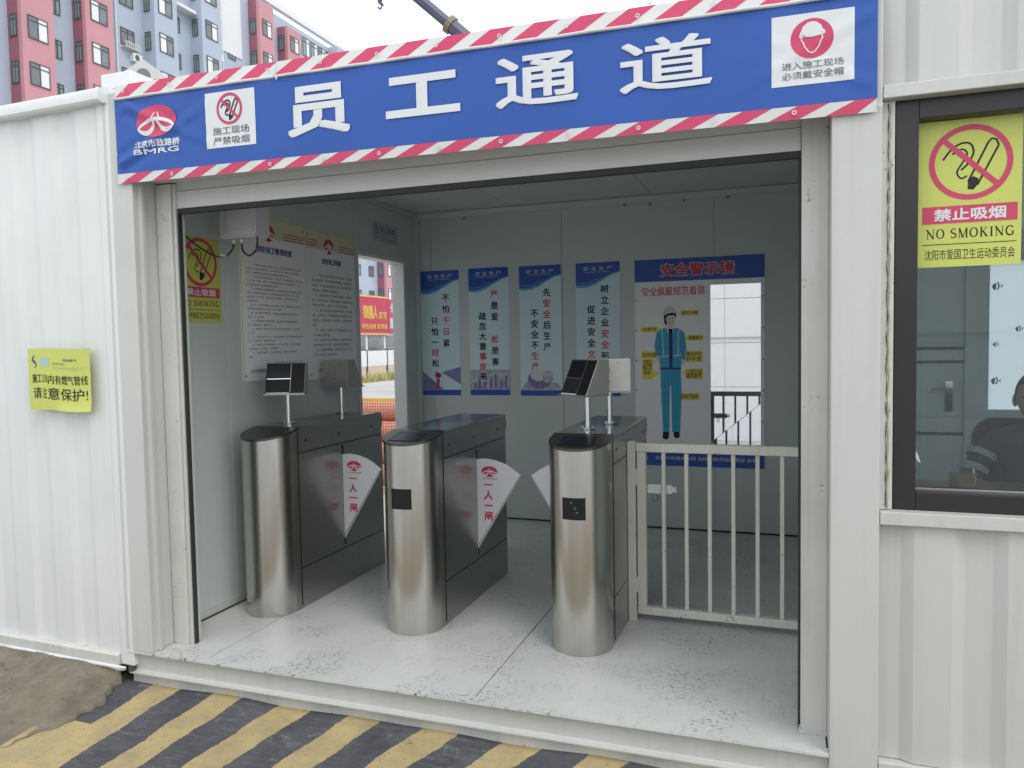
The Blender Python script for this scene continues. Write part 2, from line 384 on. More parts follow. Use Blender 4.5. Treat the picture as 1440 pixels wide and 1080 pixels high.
def smooth2(p):
    out = []
    for i in range(len(p)-1):
        a, b_, c_, d = p[max(i-1, 0)], p[i], p[i+1], p[min(i+2, len(p)-1)]
        for j in range(4):
            t = j/4; out.append(tuple(.5*(2*b_[k]+(-a[k]+c_[k])*t+(2*a[k]-5*b_[k]+4*c_[k]-d[k])*t*t+(-a[k]+3*b_[k]-3*c_[k]+d[k])*t**3) for k in (0, 1)))
    return out+[p[-1]]
def smooth1(w_): return [w_[i]+(w_[i+1]-w_[i])*j/4 for i in range(len(w_)-1) for j in range(4)]+[w_[-1]]
def road_logo(root, cx, cz, rx, rz, y, disc='rose', line='print_white'):
    d = M()
    d.disc(cx, cz, rx, rz, y, 40); obj('logo_disc', d, disc, root)
    A = lambda x, z: (cx+x*rx, cz+z*rz)
    q = M(); y2 = y-.0006
    def arc(pts, wds): q.stroke([A(*p) for p in smooth2(pts)], smooth1([v*rz for v in wds]), y2)
    arc([(-.93, -.42), (-.66, -.10), (-.3, .08), (0, .12), (.3, .08), (.66, -.10), (.95, -.40)], [.10, .2, .22, .22, .22, .2, .10])
    arc([(-.90, -.44), (-.72, -.62), (-.5, -.70), (-.28, -.55), (-.14, -.2), (-.08, .08)], [.12, .24, .30, .28, .2, .14])
    arc([(.90, -.44), (.72, -.58), (.5, -.60), (.28, -.45), (.14, -.15), (.08, .08)], [.12, .24, .30, .28, .2, .14])
    arc([(-.16, .22), (-.06, .58)], [.10, .06]); arc([(.16, .22), (.06, .58)], [.10, .06])
    obj('logo_road', q, line, root)

# ================================================================== SETTING: ground, road, ramp, bank
def gz(x, y):
    if y > -.1: return -.32
    return max(-.66, -.32+.085*(y+.1))
g = M(); xs = [-900, -120, -40, -10, -3, 0, 3, 8, 40, 900]; ys = [-900, -60, -12, -4.1, -2, -.1, 5, 30, 100, 900]
g.add([(x, y, gz(x, y)) for y in ys for x in xs], [(j*10+i, j*10+i+1, (j+1)*10+i+1, (j+1)*10+i) for j in range(9) for i in range(9)])
tag(obj('ground', g, 'asphalt'), kind='structure')
tag(obj('road', M().box(-38, -17.5, -60, 300, -.34, -.30), 'road'), kind='structure')
tag(obj('pavement', M().box(-42.9, -38.0, -60, 300, -.34, -.18), 'asphalt'), kind='structure')

r_ = M(); nx, ny = 70, 60
def rampz(x, y):
    z = -.16+.11*(y+.06)
    return z + .004*math.sin(x*7+y*3)+.003*math.sin(y*19+x*11)
rv = []
for j in range(ny+1):
    y = -.06-4.0*(j/ny)**1.5
    for i in range(nx+1):
        xl = -.50
        x = xl+(5.6-xl)*(i/nx); z = rampz(x, y)
        if i == 0: z -= .16
        rv.append((x, y, z))
r_.add(rv, [(j*(nx+1)+i, (j+1)*(nx+1)+i, (j+1)*(nx+1)+i+1, j*(nx+1)+i+1) for j in range(ny) for i in range(nx)])
tag(obj('ramp', r_, 'ramp', smooth=True), kind='structure')

bk = M(); nx, ny = 200, 90; bv_ = []
for j in range(ny+1):
    t = j/ny
    for i in range(nx+1):
        y = -.10-1.5*t; xr_ = -.345+.10*math.sin(min(1, max(0, (-y-.1)/.5))*math.pi)*(1 if y > -.6 else .0)-.28*max(0, -y-.55)+.012*math.sin(y*37)+.01*math.sin(y*83); x = -3.6+(3.6+xr_)*(i/nx)**.8
        z = -.075-.30*min(1, t*1.9)**1.1-.0*t
        z += .005*math.sin(x*6.1+y*4)+.009*mnoise.noise((x*5, y*5, 0))+.005*mnoise.noise((x*16, y*16, 3))+.004*mnoise.noise((x*45, y*45, 7))
        if x > xr_-.22 and j > 2:
            f_ = (x-(xr_-.22))/.22; f_ = f_*f_; z = z*(1-f_)+(rampz(x, y)+.012)*f_
        if j == 0: z = -.085+.012*math.sin(x*9)
        if i == nx: z -= .20
        bv_.append((x, y, z))
bk.add(bv_, [(j*(nx+1)+i, (j+1)*(nx+1)+i, (j+1)*(nx+1)+i+1, j*(nx+1)+i+1) for j in range(ny) for i in range(nx)])
tag(obj('cement_bank', bk, 'bank', smooth=True), kind='structure')
pb = M()
for q in range(900):
    x = random.uniform(-1.8, -.40); y = random.uniform(-1.3, -.16); s_ = random.uniform(.002, .007)*(1+1.5*(random.random() > .95))
    t = (-.10-y)/1.5; z = -.075-.30*min(1, t*1.9)**1.1
    pb.add([(x-s_, y-s_, z-s_), (x+s_, y-s_*.7, z-s_), (x+s_*.8, y+s_, z-s_), (x-s_, y+s_, z-s_), (x, y, z+s_*1.1)], [(0, 1, 4), (1, 2, 4), (2, 3, 4), (3, 0, 4), (3, 2, 1, 0)])
tag(obj('gravel', pb, 'bank'), kind='stuff', label='loose grit and mortar crumbs lying on the brown cement bank', cat='gravel')

# ================================================================== ENTRANCE CONTAINER
E_ = thing('entrance_container', 'white steel container gatehouse with the wide open shutter front and turnstiles inside', 'gatehouse', (0, 0, 0))
# left corner post and right corner post
obj('corner_post', M().prism([(-.27, -.136), (-.112, -.136), (-.112, -.100), (-.098, -.100), (-.098, -.074), (-.114, -.074), (-.114, .02), (-.27, .02)], .001, 2.60), 'white', E_, bevel=.004)
obj('corner_post', M().prism([(2.8335, -.136), (2.985, -.136), (2.985, .095), (2.8335, .095)], -.165, 2.60), 'white', E_, bevel=.004)
obj('door_jamb', M().prism([(-.110, 0), (-.024, 0), (-.024, .09), (-.110, .09)], 0, 2.2), 'jamb', E_, bevel=.003)
obj('door_jamb', M().prism([(2.744, 0), (2.833, 0), (2.833, .09), (2.744, .09)], 0, 2.2), 'jamb', E_, bevel=.003)
obj('jamb_foot', M().box(2.738, 2.8325, -.012, .10, .0009, .012), 'jamb', E_)
obj('jamb_filler', M().box(-.27, -.1105, .03, .085, 0, 2.2), 'jamb', E_)
obj('header_beam', M().box(-.27, 2.985, -.1345, .14, 2.205, 2.56), 'white', E_)
obj('roof_edge', M().prism_x([(-.130, 2.562), (-.10, 2.585), (.1, 2.60), (.3, 2.60), (.3, 2.562)], -.27, 2.985), 'white', E_)
obj('roof', M().box(-.30, 5.6, .302, 3.0, 2.56, 2.60), 'white', E_)
# sill channel (C profile)
obj('sill_channel', M().prism_x([(-.1355, -.0105), (-.118, -.014), (-.108, -.024), (-.108, -.098), (-.112, -.103), (-.132, -.106), (-.132, -.112), (-.05, -.112), (-.05, -.0415), (-.1, -.0415), (-.1, -.0105)][::-1], -.262, 2.833), 'white', E_)
obj('sill_base', M().box(-.27, 2.833, -.10, -.04, -.19, -.1135), 'jamb', E_)
obj('rust_patch', M().box(-.264, -.240, -.1345, -.1085, -.104, -.0125), 'bark', E_)
# floor plates
edges = [-.20, .18, 1.507, 2.83]
for a, c_ in zip(edges[:-1], edges[1:]):
    obj('floor_plate', M().box(a+.003, c_-.003, -.094, 2.9195, -.04, 0), 'floor', E_)
obj('floor_lip', M().box(-.262, 2.833, -.1385, -.0945, -.0100, .0006), 'floor', E_)
obj('floor_frame', M().box(-.27, 5.6, -.03, 3.0, -.11, -.045), 'dark', E_)
# left wall: door opening y 1.975..2.70, z<2.085
def wallpanel(y0, y1, z0, z1): obj('wall_panel', M().box(-.26, -.2, y0+.0015, y1-.0015, z0, z1), 'grey_in', E_, bevel=.002)
wallpanel(.09, .575, 0, 2.5); wallpanel(.575, 1.27, 0, 2.5); wallpanel(1.27, 1.945, 0, 2.5); wallpanel(1.945, 2.70, 2.10, 2.5); wallpanel(2.70, 2.92, 0, 2.5)
obj('skirting', M().box(-.1985, -.192, .09, 1.94, .0, .045), 'white', E_)
for (a, c_, z0, z1) in ((1.945, 1.975, 0, 2.10), (2.665, 2.70, 0, 2.10)): obj('doorway_jamb', M().box(-.30, -.192, a, c_, z0, z1), 'white2', E_, bevel=.002)
obj('doorway_head', M().box(-.30, -.192, 1.975, 2.665, 2.075, 2.10), 'white2', E_)
obj('wall_trim', M().box(-.1985, -.190, 1.925, 1.943, 0, 2.5), 'grey_in', E_)
# back wall panels
be = [-.26, -.07, 1.05, 2.2, 2.99]
for a, c_ in zip(be[:-1], be[1:]): obj('wall_panel', M().box(a+.0015, c_-.0015, 2.92, 2.98, 0, 2.5), 'grey_in', E_, bevel=.002)
obj('corner_trim', M().box(-.199, -.165, 2.885, 2.919, 0, 2.47), 'grey_in', E_)
obj('cornice', M().prism_x([(2.919, 2.455), (2.905, 2.455), (2.870, 2.495), (2.919, 2.495)][::-1], -.19, 2.98), 'grey_in', E_)
obj('cornice', M().box(-.199, -.17, .09, 2.884, 2.465, 2.495), 'grey_in', E_)
obj('wall_panel', M().box(2.93, 2.985, .09, 2.918, 0, 2.5), 'grey_in', E_)
obj('shadow_gap_strip', M().box(-.16, 2.93, 2.912, 2.919, .001, .012), 'dark', E_); obj('shadow_gap_strip', M().box(-.1915, -.186, .09, 1.94, .001, .008), 'dark', E_)  # dark strips stand in for the shadow gap where wall meets floor
ce = [-.2, .66, 1.76, 2.93]
for a, c_ in zip(ce[:-1], ce[1:]): obj('ceiling_panel', M().box(a+.002, c_-.002, .142, 2.918, 2.50, 2.54), 'ceil', E_, bevel=.003)
for x, z in ((.24, 2.44), (1.55, 2.45), (1.74, 2.44), (1.99, 2.45), (2.3, 2.45)):
    obj('screw', M().prism([(x+.008*math.cos(a), 2.9+.008*math.sin(a)) for a in (i*math.pi/3 for i in range(6))], z-.01, z), 'rubber', E_)
obj('outer_wall', M().box(-.315, -.2605, .03, 1.944, -.1, 2.56), 'white2', E_)

# roller shutter
R_ = thing('roller_shutter', 'white roller shutter rolled up under the blue banner, black rubber seal along its lowest edge', 'shutter', (1.36, .03, 2.07))
def rs(name, mm_, mt_): 
    mm_.xf(lambda x, y, z: (x-1.36, y-.03, z-2.07)); return obj(name, mm_, mt_, R_, bevel=.002)
rs('slat', M().box(-.015, 2.742, .028, .05, 2.168, 2.215), 'shutter')
rs('slat', M().box(-.015, 2.742, .022, .05, 2.0865, 2.1655), 'shutter')
rs('rubber_seal', M().box(-.015, 2.742, .024, .05, 2.062, 2.086), 'rubber')
rs('guide_rail', M().box(-.022, -.006, .012, .07, 0, 2.2), 'white')
rs('guide_rail', M().box(2.735, 2.743, .03, .07, .001, 2.06), 'dark')
rs('guide_seal', M().box(-.0055, .002, .02, .045, .001, 2.062), 'rubber')
rs('shutter_box', M().box(-.1, 2.82, .145, .30, 2.30, 2.495), 'shutter')

# ------------------------------------------------------------------ left container
Lc = thing('site_container', 'long white corrugated container wall on the left with a rounded top rail', 'container', (-.25, -.14, 0), rad(0))
def corr(x0, x1, z0, z1, y, depth=.013, per=.28, ph=0.0):
    pts = []; x = x0; prof = [(0, 0), (.28, 0), (.42, 1), (.72, 1), (.86, 0), (1, 0)]
    k = math.floor((x0-ph)/per)
    seq = []
    while k*per+ph < x1+per:
        for a, d in prof[:-1]: seq.append((k*per+ph+a*per, y+d*depth))
        k += 1
    seq = [p for p in seq if x0 < p[0] < x1]; seq = [(x0, seq[0][1])]+seq+[(x1, seq[-1][1])]
    m_ = M(); nz_ = 2
    vs = [(x_, y_, z) for z in (z0, z1) for x_, y_ in seq]; k = len(seq)
    m_.add(vs, [(i, i+1, i+1+k, i+k) for i in range(k-1)])
    return m_
o = obj('corrugated_wall', corr(-4.2, .0, -.035, 2.56, .012, ph=-.16), 'white2', Lc)
sm = o.modifiers.new('t', 'SOLIDIFY'); sm.thickness = .003; sm.offset = -1
bv = o.modifiers.new('b', 'BEVEL'); bv.width = .018; bv.segments = 3; bv.limit_method = 'ANGLE'; bv.angle_limit = rad(15)
obj('end_post', M().box(-.06, .024, .004, .05, -.075, 2.60), 'white2', Lc, bevel=.006)
rr = [(-.030, 2.556), (-.040, 2.566), (-.042, 2.598), (-.032, 2.618), (.0, 2.628), (.1, 2.628), (.1, 2.556)]
obj('top_rail', M().prism_x(rr[::-1], -4.2, .01), 'white2', Lc, smooth='auto')
obj('bottom_rail', M().prism_x([(-.010, -.078), (-.010, -.030), (.0, -.022), (.06, -.022), (.06, -.078)][::-1], -4.2, -.0605), 'jamb', Lc, bevel=.003)
obj('body', M().box(-4.2, -.07, .056, 1.75, -.075, 2.56), 'white2', Lc)
mo = M(); pv_ = None
for q in range(420):
    x = -4.2+q*.01; zz_ = -.084-.014*abs(math.sin(x*5.3)+.6*math.sin(x*13.1)+.5*math.sin(x*31))-random.random()*.005; yy_ = -.014-.010*abs(math.sin(x*11))
    cur = [(x, -.0105, -.075), (x, yy_, -.082), (x, -.006, zz_)]
    if pv_: mo.add(pv_+cur, [(0, 1, 4, 3), (1, 2, 5, 4)])
    pv_ = cur
obj('paint_run', mo, 'white2', Lc, smooth=True)
Lc.rotation_euler = (0, 0, rad(-2.2))

# ------------------------------------------------------------------ guard booth (right)
B_ = thing('guard_booth', 'white corrugated guard booth right of the gate with a dark brown window', 'booth', (3.0, 0, 0))
def bo(name, mm_, mt_, bevel=0, smooth=False, parent=None):
    mm_.xf(lambda x, y, z: (x-3.0, y, z)); return obj(name, mm_, mt_, parent or B_, bevel=bevel, smooth=smooth)
def bcorr(z0, z1, nm='corrugated_wall', x0=2.987):
    o = bo(nm, corr(x0, 5.6, z0, z1, -.112, depth=.020, per=.27, ph=3.13), 'white')
    sm = o.modifiers.new('t', 'SOLIDIFY'); sm.thickness = .003; sm.offset = -1
    bv = o.modifiers.new('b', 'BEVEL'); bv.width = .006; bv.segments = 2; bv.limit_method = 'ANGLE'; bv.angle_limit = rad(15)
bcorr(2.23, 2.60); bcorr(-.002, .81)
bo('window_bar', M().box(2.987, 5.6, -.133, -.05, 2.192, 2.234), 'white', .003)
bo('window_bar', M().box(2.987, 5.6, -.133, -.05, .806, .850), 'white', .003)
bo('lower_rail', M().box(2.987, 5.6, -.128, -.045, -.165, -.004), 'white', .004); bo('reveal_strip', M().box(2.987, 3.026, -.10, -.09, .852, 2.19), 'jamb', .001)
o = bo('sealant_bead', M().tube([(3.012+.0012*math.sin(i*2.1)+.001*math.sin(i*5), -.10, .852+i*.0335) for i in range(41)], [.004+.002*math.sin(i*3.3) for i in range(41)], 6), 'foam')
o = bo('sealant_crack', M().tube([(3.006+.001*math.sin(i*1.7)+.0012*math.sin(i*4.4), -.1025, .86+i*.033) for i in range(41)], [.0010+.0008*math.sin(i*2.7) for i in range(41)], 5), 'dark')
wf = M()
wx0, wx1, wz0, wz1 = 3.028, 4.45, .850, 2.19
for a in ((wx0, wx0+.070, wz0, wz1), (wx1-.07, wx1, wz0, wz1), (wx0+.0702, wx1-.0702, wz0, wz0+.062), (wx0+.0702, wx1-.0702, wz1-.062, wz1)):
    wf.box(a[0], a[1], -.085, .02, a[2], a[3])
fr_ = bo('window', wf, 'brown', .003)
def wchild(nm, mm_, mt_): 
    mm_.xf(lambda x, y, z: (x-3.0, y, z)); return obj(nm, mm_, mt_, fr_)
wchild('pane', M().box(wx0+.07, wx1-.07, -.028, -.023, wz0+.062, wz1-.062), 'glass')
wchild('gasket', M().box(wx0+.0705, wx1-.0705, -.034, -.029, wz0+.0625, wz0+.068), 'steel_plate')
# interior
bo('back_wall', M().box(2.99, 3.95, 2.92, 2.98, 0, 2.5), 'office'); bo('back_wall', M().box(4.75, 5.6, 2.92, 2.98, 0, 2.5), 'office')
bo('back_wall', M().box(3.95, 4.75, 2.92, 2.98, 0, .93), 'office'); bo('back_wall', M().box(3.95, 4.75, 2.92, 2.98, 1.90, 2.5), 'office')
bo('side_wall', M().box(5.54, 5.6, -.05, 2.92, 0, .9), 'office'); bo('side_wall', M().box(5.54, 5.6, -.05, 2.92, 2.1, 2.5), 'office'); bo('side_wall', M().box(5.54, 5.6, -.05, .5, .9, 2.1), 'office'); bo('side_wall', M().box(5.54, 5.6, 2.3, 2.92, .9, 2.1), 'office'); bo('side_pane', M().box(5.565, 5.57, .5, 2.3, .9, 2.1), 'glass'); bo('partition', M().box(2.992, 3.02, .05, 2.92, 0, 2.5), 'office')  # unseen side opening and its pane are added to bring light into the booth
bo('booth_ceiling', M().box(3.02, 5.54, -.05, 2.918, 2.5, 2.54), 'white2'); bo('booth_floor', M().box(2.99, 5.6, -.05, 2.98, -.04, 0), 'floor')
bo('frosted_pane', M().box(3.951, 4.749, 2.945, 2.95, .931, 1.899), 'frost')
bo('front_wall', M().box(2.992, 5.6, -.07, -.05, 0, .80), 'office'); bo('front_wall', M().box(2.992, 5.6, -.07, -.05, 2.24, 2.5), 'office')
bo('front_wall', M().box(4.46, 5.6, -.07, -.05, .80, 2.24), 'office')
dr = bo('door', M().box(3.06, 3.80, 2.885, 2.918, 0, 2.02), 'office', .003)
for x0, x1, z0, z1 in ((3.02, 3.058, 0, 2.06), (3.803, 3.84, 0, 2.06), (3.06, 3.80, 2.022, 2.06)): bo('door_frame', M().box(x0, x1, 2.87, 2.918, z0, z1), 'office')
for z in (.76, 1.24, 1.33): bo('door_rail', M().box(3.06, 3.80, 2.879, 2.8845, z, z+.018), 'rubber')
h = M().box(3.69, 3.735, 2.872, 2.884, .92, 1.12); bo('handle_plate', h, 'chrome'); bo('door_handle', M().tube([(3.71, 2.87, 1.07), (3.71, 2.83, 1.07), (3.60, 2.83, 1.07)], .009, 8), 'chrome')
fs = M()
for (cx, cz, s_) in ((3.99, 1.74, .8), (3.99, 1.36, .5), (3.99, 1.12, .75), (4.12, 1.46, .6), (4.2, 1.75, .7)):
    fs.plate([(cx-.03*s_, cz), (cx-.01*s_, cz+.025*s_), (cx+.005*s_, cz+.02*s_), (cx+.0*s_, cz-.03*s_), (cx-.015*s_, cz-.03*s_)], 2.942)
    fs.stroke([(cx+.012*s_, cz+.035*s_), (cx+.022*s_, cz), (cx+.012*s_, cz-.03*s_)], .012*s_, 2.942); fs.plate([(cx+.03*s_, cz), (cx+.048*s_, cz+.018*s_), (cx+.044*s_, cz-.016*s_)], 2.942)
bo('fish_sticker', fs, 'fish')
# desk, jar, chair
D_ = thing('desk', 'dark brown desk inside the booth directly behind the window glass', 'desk', (4.1, .48, .04))
obj('desk_top', M().box(-1.0, 1.0, -.46, .36, .73, .76), 'wood', D_, bevel=.004)
for x in (-.95, .9): obj('leg', M().box(x, x+.05, -.42, .32, -.039, .7295), 'wood', D_)
J_ = thing('glass_jar', 'small amber jar with a metal lid on the desk behind the window', 'jar', (3.385, .70, .80))
obj('jar_body', M().tube([(0, 0, .0005), (0, 0, .055), (0, 0, .06)], [.05, .052, .045], 20), 'amber', J_, smooth='auto'); obj('lid', M().tube([(0, 0, .0605), (0, 0, .085)], .048, 20), 'chrome', J_, smooth='auto')
Tp = thing('white_sliver', 'small white sliver on the lower left of the booth glass', 'tape', (3.105, -.0285, 1.02))  # small white shape lying on the glass
obj('sliver_shape', M().prism_x([(0, 0), (0, .003)], 0, .001).xf(lambda x, y, z: (x, y, z)), 'print_white', Tp)
bpy.data.objects.remove(bpy.data.objects['sliver_shape'])
obj('sliver_shape', M().plate([(-.008, .03), (-.004, .032), (.008, .008), (.016, -.02), (.006, -.012), (-.006, .01)], 0), 'print_white', Tp)
Ch = thing('office_chair', 'black office chair with a rounded mesh back inside the booth', 'chair', (3.80, 1.42, 0), rad(5))
def rbox(w2, h2, r, n_=6):
    p = []
    for cx, cz, a0 in ((w2-r, h2-r, 0), (-w2+r, h2-r, 90), (-w2+r, -h2+r, 180), (w2-r, -h2+r, 270)):
        for i in range(n_+1): a = rad(a0+90*i/n_); p.append((cx+r*math.cos(a), cz+r*math.sin(a)))
    return p
bk_ = M().prism(rbox(.24, .26, .1), -.02, .02).xf(lambda x, y, z: (x, z+.12*x*x, y+.76)); obj('backrest', bk_, 'black', Ch, smooth='auto')
obj('seat', M().prism(rbox(.25, .24, .08), .42, .48).xf(lambda x, y, z: (x, y-.28, z)), 'black', Ch, bevel=.01)
obj('back_bar', M().tube([(0, .0, .52), (0, .04, .42), (0, -.2, .40)], .018, 8), 'black', Ch); obj('gas_post', M().tube([(0, -.28, .08), (0, -.28, .42)], .03, 10), 'chrome', Ch)
for i in range(5):
    a = i*1.2566; obj('leg', M().tube([(0, -.28, .09), (.28*math.cos(a), -.28+.28*math.sin(a), .06), (.28*math.cos(a), -.28+.28*math.sin(a), .02)], [.022, .016, .02], 8), 'black', Ch)

# ------------------------------------------------------------------ seated guard (mostly out of frame)
def skin_body(name, verts, edges, m_, parent, root=0, sub=2):
    me = bpy.data.meshes.new(name); me.from_pydata([v[:3] for v in verts], edges, []); o = bpy.data.objects.new(name, me); COL.objects.link(o); o.parent = parent
    me.materials.append(MT[m_])
    md = o.modifiers.new('skin', 'SKIN'); md.use_smooth_shade = True
    sv = me.skin_vertices[0].data if me.skin_vertices else None
    if sv is None:
        me.attributes.new if False else None
    for i, v in enumerate(verts):
        me.skin_vertices[0].data[i].radius = v[3] if isinstance(v[3], (tuple, list)) else (v[3], v[3]); me.skin_vertices[0].data[i].use_root = (i == root)
    s2 = o.modifiers.new('sub', 'SUBSURF'); s2.levels = sub; s2.render_levels = sub
    return o
Pn = thing('person', 'person with short dark hair in a dark and grey shirt seated behind the booth window', 'person', (3.76, 1.16, 0), rad(-18))
bv_ = [(0, .06, .50, (.17, .12)), (0, .06, .68, (.15, .11)), (0, .03, .84, (.18, .11)), (0, .01, .94, (.15, .09)), (0, .0, 1.0, .055), (0, -.015, 1.06, .052),
       (-.19, .02, .92, .062), (-.25, -.08, .74, .048), (-.20, -.30, .775, .036), (.19, .02, .92, .062), (.25, -.08, .74, .048), (.20, -.30, .775, .036),
       (-.10, -.12, .51, .085), (-.12, -.42, .50, .062), (-.12, -.42, .12, .042), (-.12, -.52, .05, .036), (.10, -.12, .51, .085), (.12, -.42, .50, .062), (.12, -.42, .12, .042), (.12, -.52, .05, .036)]
be_ = [(0, 1), (1, 2), (2, 3), (3, 4), (4, 5), (3, 6), (6, 7), (7, 8), (3, 9), (9, 10), (10, 11), (0, 12), (12, 13), (13, 14), (14, 15), (0, 16), (16, 17), (17, 18), (18, 19)]
body = skin_body('body', bv_, be_, 'shirt', Pn)
def ball(cx, cy, cz, rx, ry, rz, nu=20, nv=14, fn=None):
    m_ = M(); vs = []
    for j in range(nv+1):
        t = math.pi*j/nv
        for i in range(nu):
            p = 2*math.pi*i/nu; x, y, z = math.sin(t)*math.cos(p), math.sin(t)*math.sin(p), math.cos(t)
            if fn: x, y, z = fn(x, y, z)
            vs.append((cx+rx*x, cy+ry*y, cz+rz*z))
    return m_.add(vs, [(j*nu+i, (j+1)*nu+i, (j+1)*nu+(i+1) % nu, j*nu+(i+1) % nu) for j in range(nv) for i in range(nu)])
def headfn(x, y, z):
    if z < 0: x *= 1+.30*z; y = y*(1+.12*z) - (.10*-z if y < 0 else 0)
    if y < -.5 and abs(z+.05) < .22 and abs(x) < .2: y -= .16*(1-abs(x)/.2)*(1-abs(z+.05)/.22)
    return x, y, z
hd = obj('head', ball(0, -.03, 1.135, .075, .092, .112, 32, 24, headfn), 'skin', Pn, smooth=True)
obj('hair', ball(0, -.018, 1.150, .081, .094, .108, 28, 18, lambda x, y, z: (x, y if y > -.35 or z > .42 else -.35, z if z > -.25 else -.25)), 'hair', Pn, smooth=True)
for sx_ in (-1, 1):
    obj('ear', ball(sx_*.078, -.01, 1.125, .012, .02, .03, 10, 8), 'skin', hd, smooth=True)
    obj('eye', ball(sx_*.03, -.113, 1.145, .012, .008, .007, 10, 8), 'ink', hd, smooth=True)
    hx = sx_*.19
    hv = [(sx_*.20, -.30, .775, .03), (sx_*.17, -.37, .785, (.034, .018)), (sx_*.15, -.41, .785, (.034, .016))]; he = [(0, 1), (1, 2)]
    for q in range(4):
        a = len(hv); bx0 = sx_*(.17-.018*q); hv += [(bx0, -.44, .790, .0095), (bx0-sx_*.008, -.475+.004*abs(q-1.4), .790, .0085), (bx0-sx_*.012, -.495+.006*abs(q-1.4), .776, .0075)]; he += [(2, a), (a, a+1), (a+1, a+2)]
    a = len(hv); hv += [(sx_*.125, -.37, .785, .011), (sx_*.105, -.40, .782, .0095)]; he += [(1, a), (a, a+1)]
    skin_body('hand', hv, he, 'skin', Pn)
obj('mouth', ball(0, -.122, 1.075, .02, .006, .004, 10, 6), 'red', hd)
stp = M()
for sx_ in (-1, 1):
    for t in (.25, .6):
        p0 = Vector((sx_*.19, .02, .92)); p1 = Vector((sx_*.25, -.08, .74)); a = p0.lerp(p1, t); b2 = p0.lerp(p1, t+.14); stp.tube([a, b2], [.068-.014*t, .066-.014*t], 16, cap=False)
obj('sleeve_stripe', stp, 'shirt_w', Pn, smooth=True)

